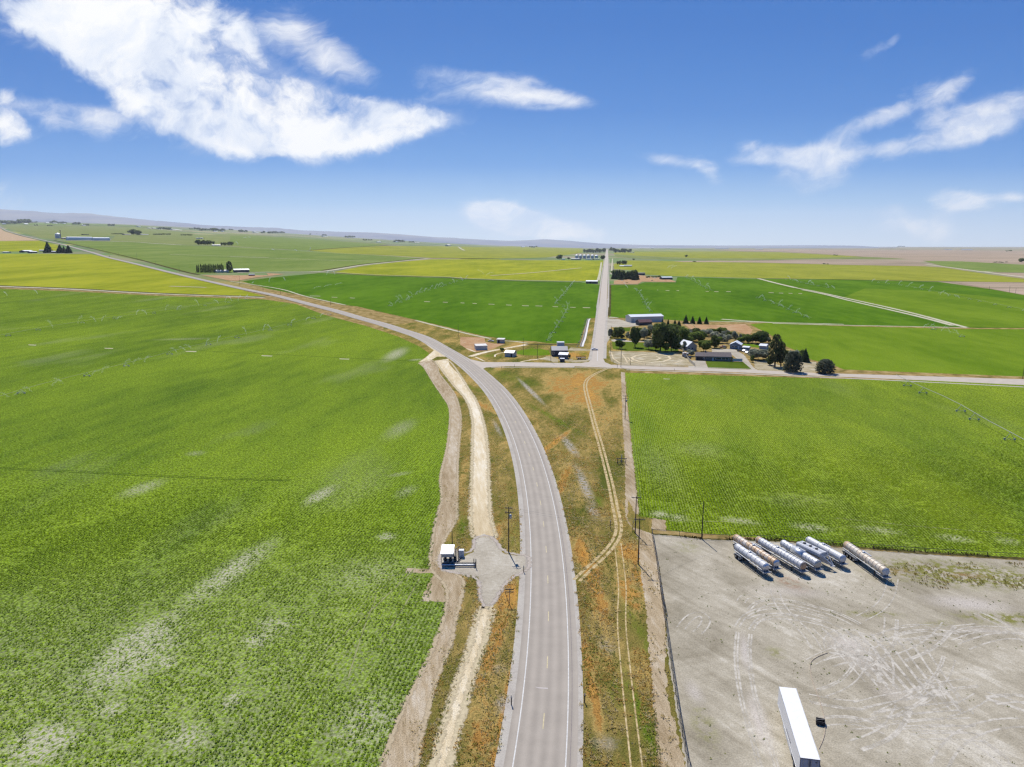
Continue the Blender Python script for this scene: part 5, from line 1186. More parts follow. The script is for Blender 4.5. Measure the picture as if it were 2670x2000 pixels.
def tanker(far, near, R_, m, label, mend=None, mfar=None, insul=False, rings=10, axles=(1.6, 2.9), gear=True, zc=2.25, deckbox=False):
    """far end carries the wheels, near end the landing gear; x runs from far end to near end"""
    p = G(*S(*far), zc); q = G(*S(*near), zc); p.z = q.z = 0; L = (q-p).length; a = math.atan2(q.y-p.y, q.x-p.x)
    e = empty('tank_trailer', p, a, label, 'tank trailer', 'parked tank trailers in the yard')
    tk = MB(); pr = [(0.12, .02), (0.05, R_*.45), (0.12, R_*.8), (0.35, R_*.99), (0.5, R_)]+[(.5+(L-1)*i/12, R_) for i in range(1, 13)]+[(L-.35, R_*.99), (L-.12, R_*.8), (L-.05, R_*.45), (L-.12, .02)]
    tk.lathe(pr, 'x', (0,0,zc), 28); ta = tk.build('tank', m, e)
    for i in range(rings):
        x = .5+(L-1)*i/(rings-1); MB().lathe([(x-.045,R_*.99),(x-.045,R_+.05),(x+.045,R_+.05),(x+.045,R_*.99)], 'x', (0,0,zc), 24).build('ring', m, ta)
    if mend: MB().lathe([(L-.34,R_*.995+.012),(L-.10,R_*.8+.012),(L-.03,R_*.45),(L-.08,.02)], 'x', (0,0,zc), 24).build('end_cap', mend, ta)
    if mfar: MB().lathe([(-.0,.02),(.03,R_*.45),(.10,R_*.8+.012),(.34,R_*.995+.012),(1.3,R_+.012)], 'x', (0,0,zc), 24).build('end_cap', mfar, ta)
    if insul:
        MB().lathe([(L*.32,R_),(L*.32,R_+.1),(L*.62,R_+.1),(L*.62,R_)], 'x', (0,0,zc), 24).build('centre_jacket', M_steel, ta)
    fr_ = MB()
    for sy in (-.55, .55): fr_.beam((.2, sy, zc-R_-.12), (L-.3, sy, zc-R_-.12), .12, .26)
    for i in range(8): x = .5+(L-1)*i/7; fr_.beam((x,-.75,zc-R_*.9),(x,.75,zc-R_*.9), .1, .3)
    fr_.build('frame', M_galv, e)
    rl = MB()
    for sy in (-1, 1):
        rl.beam((.8, sy*(R_+.30), zc-R_*.62), (L-.4, sy*(R_+.30), zc-R_*.62), .26, .06)
        for i in range(7): x = 1+(L-2)*i/6; rl.beam((x, sy*R_*.85, zc-R_*.7), (x, sy*(R_+.42), zc-R_*.66), .06, .06)
    rl.build('side_rail', M_galv, e)
    if gear:
        g_ = MB()
        for sy in (-.75, .75): g_.beam((L-3.0, sy, .08), (L-3.0, sy, zc-R_), .14, .14); g_.box(L-3.2,L-2.8,sy-.15,sy+.15,0,.08)
        g_.beam((L-3.0,-.75,.75),(L-3.0,.75,.75),.08,.08); g_.build('landing_gear', M_dark, e)
    MB().box(L-2.3, L+.25, -.9, .9, zc-R_-.42, zc-R_-.26).build('coupler_plate', M_galv, e)
    MB().beam((L+.1,-1.1,zc-R_-.30),(L+.1,1.1,zc-R_-.30),.16,.16).build('bumper', M_galv, e)
    mh = MB().lathe([(zc+R_-.05,.32),(zc+R_+.18,.32),(zc+R_+.2,.02)], 'z', (L*.45,0,0), 14); mh.build('hatch', M_galv, ta)
    lad = MB()
    for sy in (.0, .42):
        lad.beam((L*.47+sy, R_*.2, zc+R_+.12), (L*.47+sy, R_+.5, zc+R_*.25), .06, .05)
    for i in range(5): t_ = i/4; lad.beam((L*.47, R_*.2+(R_*.8+.5)*t_, zc+R_+.12-(R_*.75+.12)*t_), (L*.47+.42, R_*.2+(R_*.8+.5)*t_, zc+R_+.12-(R_*.75+.12)*t_), .05, .04)
    lad.beam((L*.38,0.35,zc+R_+.12),(L*.6,0.35,zc+R_+.12),.35,.05)
    lad.build('ladder', M_galv, e)
    axle_group(e, axles)
    return e, L
tanker(('a',200,640), ('a',1010,1210), .80, T_white, 'short white tank trailer in front of the rusty one, leftmost of the row', M_steel, rings=8)
tanker(('a',165,400), ('a',1280,1110), .84, T_rust, 'long rust streaked orange and white tank trailer behind the short white one', M_steel, T_pend, rings=14)
tanker(('a',750,460), ('a',1990,1180), .86, T_white, 'long white tank trailer with dark rusty near end, third of the row', T_end, T_end, rings=15)
tanker(('a',1400,550), ('b',710,680), .86, T_alu, 'silver tank trailer with a jacketed middle and cream round end', T_cream, rings=12, insul=True)
tanker(('b',480,190), ('b',1190,580), .84, T_white, 'smooth white tank trailer beside the hopper trailer with a flat top', T_alu, rings=4)
tanker(('b',1215,280), ('b',2010,830), .86, T_cream, 'cream tank trailer parked apart at the right with a sandy far end', T_white, T_pend, rings=13, axles=(1.4, 2.6, 3.8, 5.0))
def hopper_trailer():
    zc = 2.5; p = G(*S('b', 330, 290), zc); q = G(*S('b', 970, 670), 1.6); p.z = q.z = 0; L = (q-p).length; a = math.atan2(q.y-p.y, q.x-p.x)
    e = empty('hopper_trailer', p, a, 'flat topped grey hopper trailer with a tapered open frame neck, between two tank trailers', 'hopper trailer')
    Lb = L*.72
    b = MB(); prof = [(-.95,3.25),(.95,3.25),(1.15,3.0),(1.15,2.3),(.55,1.35),(-.55,1.35),(-1.15,2.3),(-1.15,3.0)]
    n = len(prof); b.add([(0,y,z) for y,z in prof]+[(Lb,y,z) for y,z in prof], [tuple(range(n)),tuple(range(n,2*n))[::-1]]+[(i,n+i,n+(i+1)%n,(i+1)%n) for i in range(n)])
    body = b.build('body', T_alu, e)
    MB().beam((0,1.19,2.25),(Lb,1.19,2.25),.08,.12).build('side_rail', M_dark, e); MB().beam((0,-1.19,2.25),(Lb,-1.19,2.25),.08,.12).build('side_rail', M_dark, e)
    MB().box(.1,Lb-.1,-.4,.4,3.26,3.31).build('walkway', M_galv, body)
    for x in (Lb*.2, Lb*.45, Lb*.7): MB().lathe([(3.3,.36),(3.48,.36),(3.5,.02)],'z',(x,.0,0),14).build('hatch', M_dark, body)
    nk = MB()
    nk.beam((Lb,1.0,3.0),(L,.12,1.35),.12,.22); nk.beam((Lb,-1.0,3.0),(L,-.12,1.35),.12,.22); nk.beam((Lb,1.0,1.5),(L,.12,1.2),.1,.16); nk.beam((Lb,-1.0,1.5),(L,-.12,1.2),.1,.16)
    for t_ in (.25,.5,.75): nk.beam((Lb+(L-Lb)*t_,1.0-.88*t_,3.0-1.65*t_),(Lb+(L-Lb)*t_,-1.0+.88*t_,3.0-1.65*t_),.06,.1)
    nk.add([(Lb+.02,-.95,2.95),(Lb+.02,-1.0,1.5),(L,-.14,1.25),(L,-.1,1.4)],[(0,1,2,3)]); nk.box(L-.3,L+.3,-.5,.5,1.05,1.2); nk.build('neck_frame', M_steel, e)
    axle_group(e, (1.2,2.5))
hopper_trailer()
def box_trailer():
    A = G(2031,1790,4.1); B = G(2086.8,1975.5,4.1); A.z = B.z = 0
    L = 16.0; a = math.atan2(B.y-A.y, B.x-A.x)
    e = empty('box_trailer', A, a, 'long white box semi trailer with grey rear doors at the bottom of the yard', 'semi trailer')
    Wd = 2.55
    # local x along the trailer to the rear, y>0 is the side facing right (roof spans y 0..Wd)
    t = newmat('white_trailer_skin'); n = t.noise(t.obj, 1.2, 4, .6)
    t.put(t.b.inputs['Base Color'], t.mix(t.smooth(n, .4, .7, 0, .25), (.62,.62,.62), (.50,.50,.49))); t.b.inputs['Roughness'].default_value = .4
    bx = MB(); bx.box(0, L, 0, Wd, 1.15, 4.08); body = bx.build('body', t.m, e)
    MB().box(-.02,L+.02,-.03,.04,3.98,4.12).build('roof_rail', M_galv, body); MB().box(-.02,L+.02,Wd-.04,Wd+.03,3.98,4.12).build('roof_rail', M_galv, body)
    MB().box(-.02,L+.02,-.035,.03,1.08,1.24).build('lower_rail', M_galv, body); MB().box(-.02,L+.02,Wd-.03,Wd+.035,1.08,1.24).build('lower_rail', M_galv, body)
    MB().box(-.12,0,.55,Wd-.55,3.2,4.0).build('front_vent', M_dark, e)
    mdoor = flat('grey_trailer_door', (.33,.34,.40), .5, var=.06)
    for y0, y1 in ((.09, Wd/2-.12), (Wd/2+.12, Wd-.09)):
        d = MB().box(L, L+.04, y0, y1, 1.25, 3.95).build('rear_door', mdoor, e)
        for yy_ in (y0+.30 if y0 < 1 else y1-.30, y1-.07 if y0 < 1 else y0+.07): MB().bar((L+.08,yy_,1.25),(L+.08,yy_,3.95),.025,6).build('lock_rod', M_galv, d)
    MB().box(L, L+.05, 0, .085, 1.1, 4.1).add([], []).box(L, L+.05, Wd-.085, Wd, 1.1, 4.1).box(L,L+.05,.085,Wd-.085,3.96,4.1).box(L,L+.05,Wd/2-.11,Wd/2+.11,1.25,3.95).build('door_frame', flat('dark_door_frame',(.14,.14,.17),.5), e)
    MB().box(L+.04, L+.05, Wd-.62, Wd-.25, 3.6, 3.68).build('marker_plate', M_dark, e)
    MB().beam((L-.1,.1,.6),(L-.1,Wd-.1,.6),.1,.1).build('bumper', M_galv, e)
    ud = MB().box(1.0, L-.3, .7, .85, .85, 1.15); ud.box(1.0, L-.3, Wd-.85, Wd-.7, .85, 1.15); ud.build('chassis', M_dark, e)
    MB().box(7.2, 10.2, -.05, -.02, 1.85, 2.05).build('side_marking', flat('grey_worn_decal', (.22,.21,.22), .7), body)
    MB().box(4.5, 11.0, .02, .08, .45, 1.1).build('side_skirt', M_whitep, e)
    sub_ = empty('wheel_set', (0, Wd/2, 0)); sub_.parent = e
    for x in (L-3.4, L-2.1):
        for sy in (-1.05, 1.05):
            w2 = empty('wheel', (x, Wd/2+sy, .5)); w2.parent = e; wheel(w2, (0,0,0), .5, .42)
    bpy.data.objects.remove(sub_)
    lg = MB()
    for y in (.45, Wd-.45): lg.beam((3, y, .05), (3, y, 1.1), .14, .14); lg.box(2.8,3.2,y-.15,y+.15,0,.05)
    lg.build('landing_gear', M_dark, e)
box_trailer()
def junk_battery():
    p = G(*S('Y', 920, 1390)); e = empty('metal_bin', p, -.35, 'small black open metal bin on the yard beside the white box trailer', 'bin', None, (.7,.8,.8))
    m = MB(); m.box(-.9,.9,-.6,.6,0,.12).box(-.9,-.82,-.6,.6,.12,.85).box(.82,.9,-.6,.6,.12,.85).box(-.82,.82,-.6,-.52,.12,.85).box(-.82,.82,.52,.6,.12,.85)
    m.build('body', M_dark, e); MB().beam((-.8,-.1,.86),(.9,.2,.95),.3,.04).build('lid', M_dark, e); MB().bar((.95,-.5,.5),(.95,.5,.5),.06,8).build('handle', M_galv, e)
junk_battery()
def hose():
    P = smooth_path([G(*p) for p in px('Y 965,955 920,970 860,1010 862,1080 880,1150 910,1230 940,1330 950,1400 948,1460 930,1510 912,1548')], .5, 6)
    e = MB()
    for i in range(len(P)-1): e.bar((P[i].x-P[0].x,P[i].y-P[0].y,.12),(P[i+1].x-P[0].x,P[i+1].y-P[0].y,.05),.05,8)
    o = e.build('hose', flat('dusty_grey_hose', rgb(190,172,152,KB*1.2), .9)); o.location = P[0]; tag(o, 'long dusty hose curving over the yard past the white box trailer', 'hose')
hose()

# ------------------------------------------------------------------ cars
def car(p, a, col, label, kind='car', group=None, k=1.0):
    e = empty('parked_car' if 'park' in label else 'car', p, a, label, kind, group, (k,k,k))
    m = flat('car_paint_%d' % (abs(hash(label)) % 999), col, .3, .1, var=.04, spec=.5)
    if kind == 'pickup': prof = [(0,.55),(0,1.0),(2.0,1.05),(2.2,1.75),(3.5,1.78),(4.1,1.12),(5.3,1.02),(5.4,.55)]; L = 5.4
    else: prof = [(0,.5),(.05,.95),(.5,1.15),(1.1,1.5),(2.5,1.52),(3.2,1.05),(4.4,.9),(4.6,.5)]; L = 4.6
    b = MB(); b.extr(prof, -.9, .9); body = b.build('body', m, e)
    g = MB()
    if kind == 'pickup': g.box(2.35,3.35,-.91,.91,1.15,1.65); g.add([(3.52,-.8,1.74),(3.52,.8,1.74),(4.08,.8,1.2),(4.08,-.8,1.2)],[(0,1,2,3)])
    else: g.box(1.2,2.4,-.91,.91,1.05,1.42); g.add([(2.53,-.8,1.52),(2.53,.8,1.52),(3.2,.8,1.08),(3.2,-.8,1.08)],[(0,1,2,3)])
    g.build('window', M_glass, body)
    for x in (.85, L-.85):
        for sy in (-.82, .82):
            we = empty('wheel', (x, sy, .34)); we.parent = e; wheel(we, (0,0,0), .34, .24)
    for sy in (-.6,.6): MB().box(L-.12,L-.02,sy-.15,sy+.15,.72,.86).build('headlight', M_whitep, e)
    return e
car(G(*S('J',1795,590)), .1, (.50,.51,.54), 'silver car about to turn onto the straight road', 'car')
car(G(*S('N',1490,610)), -.5, (.05,.05,.06), 'dark parked car with pale roof beside the cottage', 'car')
car(G(*S('N',1185,545)), 1.3, (.20,.19,.12), 'old pickup parked left of the cottage', 'pickup')
car(G(*S('N',1080,530)), .3, (.22,.06,.05), 'dark red parked pickup behind the ranch house roof', 'pickup')
car(G(*S('N',1630,625)), .5, (.50,.52,.54), 'white parked car nearest the blue shed', 'car')
car(G(*S('N',1700,665)), .6, (.42,.45,.48), 'pale grey parked car next to the wide willow', 'car')
car(G(*S('N',385,785)), 2.4, (.03,.03,.035), 'black parked car at the left of the carport', 'car')
car(G(*S('I',1705,690)), .2, (.05,.05,.06), 'dark car parked on the gravel works yard', 'car')
p_ = G(*S('U',1578,713)); q_ = G(*S('U',1640,735)); car(p_, math.atan2(q_.y-p_.y,q_.x-p_.x), (.02,.02,.025), 'dark car on the highway far left, near the three conifers', 'car', k=1.25)
p_ = G(*S('A',1185,607)); q_ = G(*S('A',1240,622)); car(p_, math.atan2(q_.y-p_.y,q_.x-p_.x), (.03,.03,.035), 'dark car on the highway between the grain fields', 'car', k=1.25)
car(G(*S('L',800,345)), 0, (.46,.46,.48), 'pale old car left in the weeds by the dark open shed', 'car')
def gravel_piles():
    for i, (x, y, r, hh) in enumerate([(1240,690,4,2),(1420,655,6,3.2),(1490,665,5,2.6),(1770,650,6,2.5),(1320,722,5,1.5),(1940,695,5,1.4),(1650,640,5,2)]):
        p = G(*S('I', x, y)); mb = MB(); rng = random.Random(i); n = 14; vs = [(0,0,hh)]
        for j, f in enumerate((.35,.7,1.0)):
            for t in range(n): a = 2*PI*t/n; q = r*f*rng.uniform(.85,1.12); vs.append((q*math.cos(a), q*math.sin(a), hh*(1-f)*rng.uniform(.85,1.05)))
        fs = [(0,1+t,1+(t+1)%n) for t in range(n)]
        for j in range(2): fs += [(1+j*n+t, 1+(j+1)*n+t, 1+(j+1)*n+(t+1)%n, 1+j*n+(t+1)%n) for t in range(n)]
        mb.add(vs, fs, True); o = mb.build('gravel_heap', [M_gravel, M_ditch, M_rust][i % 3]); o.location = p
        tag(o, ['small grey heap nearest the dense grove','pale gravel heap at the back right of the dense grove','dark soil heap beside the pale gravel heap','rusty scrap heap left of the long open shed','low brown heap at the front of the gravel works','low dark heap under the long open shed','rust coloured heap at the back of the gravel works'][i], 'heap')
gravel_piles()

# ------------------------------------------------------------------ poles, wires, fences
def pole(fr, bx, by, top=None, hgt=None, label='', arms=1, name='utility_pole', cat='utility pole', group=None, transformer=False, r=.16, armw=2.4, aang=None):
    p = G(*S(fr, bx, by))
    if hgt is None:
        sx, sy = S(fr, bx, top); ax, dy, dz = ray(sx, sy); hgt = CAM_H+dz*(p.y/dy)-p.z
    e = empty(name, p, 0, label, cat, group)
    MB().bar((0,0,-.3), (0,0,hgt), r, 8, r*.62).build('pole', M_wood, e)
    aang = GRID if aang is None else aang
    c, s_ = math.cos(aang), math.sin(aang)
    for i in range(arms):
        z = hgt-.35-i*1.1; w_ = armw/2
        ar = MB().beam((-c*w_,-s_*w_,z),(c*w_,s_*w_,z),.12,.14).build('crossarm', M_wood, e)
        for t in (-.95,-.5,.5,.95): MB().lathe([(z+.07,.05),(z+.14,.075),(z+.24,.05),(z+.26,.01)],'z',(c*w_*t,s_*w_*t,0),8).build('insulator', M_insul, ar)
    if transformer:
        MB().lathe([(hgt-2.9,.02),(hgt-2.9,.3),(hgt-1.9,.3),(hgt-1.82,.12),(hgt-1.8,.01)],'z',(.42,-.1,0),12).build('transformer', M_galv, e)
    return p, hgt
PA = pole('P',137,420,250,None,'wooden pole with two crossarms and a transformer on the pale strip beside the right field',2,transformer=True)
PB = pole('Q',862,500,-30,None,'left one of the two tall poles standing together at the field corner',1)
PC = pole('Q',905,945,283,None,'right and nearer of the two tall poles at the field corner',1)
PD = pole('Q',1820,585,40,None,'tall bare pole rising from the yard fence between the corner and the tank trailers',0)
PE = pole('K',1605,690,105,None,'tall pole with silver transformers beside the gravel pad and highway',2,transformer=True,armw=1.8)
pole('K',882,650,415,None,'plain grey pole right behind the pump station roof',0,r=.13)
pole('G',975,540,370,None,'thin pole on the bright grass right of the small white roofed shed',0,r=.13)
PF = pole('G',1110,570,430,None,'pole with crossarm in the middle of the bright junction grass',1)
PG = pole('G',1240,605,430,None,'pole with crossarm at the left corner of the dark grey building',1)
PH = pole('G',1913,655,462,None,'roadside pole right of the junction, in front of the small round tree',0)
PI_ = pole('G',1815,500,255,None,'tall thin pole on the left edge of the gravel lot by the round corner tree',0)
pole('G',350,365,240,None,'thin pole in the dry grass left of the concrete box building',0)
pole('B',828,935,870,None,'pole beside the highway opposite the row of pale field dashes',0,name='utility_pole')
pole('B',415,845,800,None,'pole by the highway bend, left of the one opposite the dashes',0)
pole('B',80,770,690,None,'pole in front of the white roofed barn yard by the highway',0)
pole('B',272,818,775,None,'short pole on the highway verge right of the barn yard',0)
for i, (x, b, t) in enumerate([(1478,660,603),(1285,605,568),(1130,566,500),(980,535,500),(850,495,465),(735,470,440),(632,440,420),(1615,680,650)]):
    pole('A', x, b, t, None, 'thin dark pole in the line along the far side of the left highway', 0, group='poles along the far left highway', r=.2)
for i, (x, b, t) in enumerate([(1925,560,525),(2090,578,520),(2142,585,540)]):
    pole('D', x, b, t, None, 'slim pole in the group of three by the tan patch at the right edge', 0, group='three poles by the tan patch', r=.2)
pole('V',2209,818,780,None,'dark pole at the very right edge of the photo beside the side road',0)
for i, (x, b, t) in enumerate([(1233,470,440),(1236,640,600),(1240,380,362),(1241,330,315),(1238,520,490),(1242,290,278)]):
    pole('C', x, b, t, None, 'small dark pole in the line along the right verge of the straight road', 0, group='poles along the straight road', r=.16)
M_wire = flat('weathered_wire', (.2,.2,.2), .6)
def wire(name, p, q, hp, hq, offs, label, sag=1.2):
    a = (p-q).normalized(); nn = Vector((-a.y, a.x, 0)); mb = MB(); n = 14
    pts = []
    for i in range(n+1):
        t = i/n; v = p.lerp(q, t); z = p.z+(hp-.2)*(1-t)+(q.z+hq-.2)*t-sag*4*t*(1-t); pts.append(Vector((v.x, v.y, z))+nn*offs-p)
    for i in range(n): mb.bar(pts[i], pts[i+1], .014, 4, cap=False)
    o = mb.build(name, M_wire); o.location = p; tag(o, label, 'wire')
wl = ['left','middle','right']
for i, o_ in enumerate((-1, 0, 1)):
    wire('power_line', PA[0], PB[0], PA[1], PB[1], o_, '%s of the three thin wires between the double armed pole and the corner poles' % wl[i])
    wire('power_line', PA[0], PH[0], PA[1], PH[1], o_, '%s of the three thin wires from the double armed pole up to the roadside pole' % wl[i])
wire('power_line', PC[0], PD[0], PC[1], PD[1], 0, 'single thin wire from the corner poles to the bare pole on the yard fence')
wire('power_line', PE[0], PC[0], PE[1], PC[1], .6, 'rear one of the two wires crossing above the highway')
wire('power_line', PE[0], PC[0], PE[1], PC[1], -.6, 'front one of the two wires crossing above the highway')
wire('power_line', PF[0], PG[0], PF[1], PG[1], 0, 'thin wire between the two armed poles of the junction grass', .5)
def sign_post(fr, bx, by, top, label, kind):
    p = G(*S(fr, bx, by)); sx, sy = S(fr, bx, top); ax, dy, dz = ray(sx, sy); H_ = CAM_H+dz*(p.y/dy)
    e = empty('road_sign', p, 0, label, 'sign')
    MB().beam((0,0,0),(0,0,H_),.12,.12).build('post', M_wood2, e)
    if kind == 'frame':
        for z in (H_-.25, H_-.8): MB().beam((-.9,0,z),(.9,0,z),.1,.16).build('crossbar', M_wood, e)
        MB().beam((0,.05,0),(-.9,.05,H_-.9),.08,.08).build('brace', M_wood, e)
    else: MB().box(-.35,.35,-.03,.0,H_-.7,H_).build('panel', M_galv, e)
sign_post('K',1613,1355,1150,'dark post with two crossbars in the orange weeds below the gravel pad','frame')
def marker(fr, x, y, hh, label, m=None):
    p = G(*S(fr, x, y)); e = empty('marker_post', p, 0, label, 'post'); MB().bar((0,0,0),(0,0,hh),.09,6).build('post', m or M_wood, e); MB().box(-.12,.12,-.1,-.08,hh-.35,hh-.02).build('reflector', M_galv, e)
marker('K',1185,890,2.2,'short dark post on the gravel pad right of the pump station')
marker('K',1797,945,1.6,'short post at the highway edge below the gravel pad')
marker('R',1065,1075,1.6,'short post in the orange weeds near the bottom of the highway')
marker('R',1534,1060,1.6,'short post right of the highway near the bottom')
marker('Q',503,440,2.4,'short dark stake left of the forked wheel track')
marker('Q',828,465,2.6,'short stake just left of the two tall corner poles')
marker('H',950,222,1.4,'short post by the side road at the highway junction')
marker('H',1072,206,1.4,'second short post along the side road, right of the junction one')
marker('E',815,590,1.4,'short post on the near edge of the side road below the mown lot')
marker('M',365,1100,2.6,'slender post at the bottom left of the mown lot'); marker('M',615,1040,4.0,'taller slender post at the bottom of the mown lot')
def a_equipment():
    p = G(*S('P', 112, 745)); e = empty('valve_stand', p, 0, 'dark pipe frame with a valve standing in the weeds left of the pale strip', 'valve')
    m = MB(); m.bar((-1.4,0,0),(-1.4,0,2.0),.1,8).bar((1.4,0,0),(1.4,0,2.0),.1,8).bar((-1.8,0,1.9),(1.8,0,1.9),.12,8).bar((0,-.9,.7),(0,.9,.7),.16,10).bar((-1.4,0,.7),(1.4,0,.7),.1,8); m.build('pipe_frame', M_dark, e)
    MB().bar((0,0,.7),(0,0,3.2),.14,8).build('riser', M_galv, e); MB().lathe([(1.0,.5),(1.08,.55),(1.16,.5)],'z',(0,0,0),12).build('valve_wheel', M_dark, e)
    MB().lathe([(-.2,.45),(.2,.45)],'y',(-.9,-.5,.45),12).build('pump_drum', M_dark, e)
a_equipment()
def fence(name, txt, label, ph=1.3, step=6, wires=4, rail=True, m=None, pr=.06):
    P = [G(*p) for p in px(txt)]; Q = []
    for i in range(len(P)-1):
        n = max(1, int((P[i+1]-P[i]).length/step)); Q += [P[i].lerp(P[i+1], j/n) for j in range(n)]
    Q.append(P[-1]); Q = Q[:100]
    e = empty(name, Q[0], 0, label, 'fence'); m = m or M_wood
    pm = MB().bar((0,0,-.1),(0,0,ph),pr,6).mesh('post', m)
    for q in Q:
        o = bpy.data.objects.new('post', pm); COL.objects.link(o); o.parent = e; o.location = q-Q[0]
    mb = MB()
    for i in range(len(Q)-1):
        a, b = Q[i]-Q[0], Q[i+1]-Q[0]
        for w_ in range(wires): z = ph*(w_+.6)/wires; mb.bar(a+Vector((0,0,z)), b+Vector((0,0,z)), .014, 3, cap=False)
    mb.build('wire', M_dark, e)
    if rail:
        mb = MB()
        for i in range(len(Q)-1): mb.bar(Q[i]-Q[0]+Vector((0,0,ph)), Q[i+1]-Q[0]+Vector((0,0,ph)), .05, 5)
        mb.build('top_rail', M_dark, e)
    return e
def mesh_fence(txt, label):
    e = fence('chain_link_fence', txt, label, 1.8, 3.2, 0+3, True, M_dark, .05)
    t = newmat('chain_link_wire'); t.put(t.b.inputs['Base Color'], (.05,.05,.055)); t.b.inputs['Roughness'].default_value = .6
    P = [G(*p) for p in px(txt)]; mb = MB()
    for i in range(len(P)-1):
        a = P[i]-P[0]; b = P[i+1]-P[0]; L = (b-a).length; n = int(L/.45); d = (b-a)/L
        for j in range(n):
            q = a+d*(j*.45); mb.add([q+Vector((0,0,.05)), q+d*.03+Vector((0,0,.05)), q+d*.9+Vector((0,0,1.78)), q+d*.87+Vector((0,0,1.78))], [(0,1,2,3)])
            mb.add([q+d*.9+Vector((0,0,.05)), q+d*.93+Vector((0,0,.05)), q+d*.03+Vector((0,0,1.78)), q+Vector((0,0,1.78))], [(0,1,2,3)])
    mb.build('mesh_panel', t.m, e)
mesh_fence('Q 1100,520 1130,700 1165,900 1200,1150 1240,1400 1290,1657 R 2020,350 2070,700 2130,1100 2195,1475 S 1840,2140', 'chain link fence running down the left side of the yard')
fence('wire_fence', 'Q 1110,510 1500,540 1830,582 2212,592 S 2046,1411 2172,1424 2384,1441 2670,1458', 'post and wire fence along the top of the yard under the right field', 1.3, 7)
fence('wire_fence', 'L 680,918 1000,925 1350,925 1660,925', 'low post and wire fence between side road and small white roofed shed', 1.2, 4, 3)
fence('wire_fence', 'M 240,780 240,960 340,1030 620,1045 1200,1055 1860,1075', 'thin wire fence around the mown lot at the farmstead', 1.2, 7, 2, False)
def board_fence(txt, hh, label, m):
    P = [G(*p) for p in px(txt)]; e = empty('board_fence', P[0], 0, label, 'fence')
    for i in range(len(P)-1):
        a = P[i]-P[0]; b = P[i+1]-P[0]; MB().beam(a+Vector((0,0,hh/2+.1)), b+Vector((0,0,hh/2+.1)), .06, hh-.1).build('panel', m, e)
        n = max(1, int((b-a).length/3))
        for j in range(n+1):
            q = a.lerp(b, j/n); MB().box(q.x-.07,q.x+.07,q.y-.07,q.y+.07,0,hh+.1).build('post', m, e)
board_fence('N 1385,855 1615,860', 1.9, 'short white board fence at the right end of the ranch house', M_whitep)
board_fence('N 175,580 240,700 350,860 480,970', 1.7, 'tan board fence slanting down from the white roofed house to the road', flat('sun_bleached_boards', (.42,.38,.30), .8))
board_fence('M 1640,262 1760,258 1800,262', .9, 'low pale fence at the top of the dry field corner', M_straw)
board_fence('M 1800,262 1900,370 1985,450', .9, 'pale yellow fence slanting over the dry field corner', flat('pale_yellow_rail', (.44,.42,.20), .8))
def crates():
    p = G(*S('N', 170, 735)); e = empty('crate_stack', p, -.3, 'stack of pale bins at the head of the tan board fence', 'crates')
    rng = random.Random(1)
    for i in range(3):
        for j in range(4):
            for l_ in range(3-(j == 3)): MB().box(i*1.35,i*1.35+1.2,j*1.35,j*1.35+1.2,l_*.8+.05,l_*.8+.75).build('bin', M_tanw if (i+j+l_) % 3 else M_red, e)
crates()
def covered_wagon():
    p = G(*S('J', 1490, 850)); e = empty('flat_wagon', p, 0, 'dark flat trailer on the orange grass right of the dark grey building', 'trailer')
    MB().box(-3,3,-1.2,1.2,.8,1.1).build('deck', M_dark, e); m = MB()
    for x in (-2.9,0,2.9): m.beam((x,-1.15,1.1),(x,-1.15,2.0),.1,.1).beam((x,1.15,1.1),(x,1.15,2.0),.1,.1)
    m.beam((-3,-1.15,2),(3,-1.15,2),.1,.2).beam((-3,1.15,2),(3,1.15,2),.1,.2); m.build('side_rack', M_wood, e)
    for x in (-1.6,-.4):
        for sy in (-1,1): w2 = empty('wheel',(x,sy,.4)); w2.parent = e; wheel(w2,(0,0,0),.4)
covered_wagon()

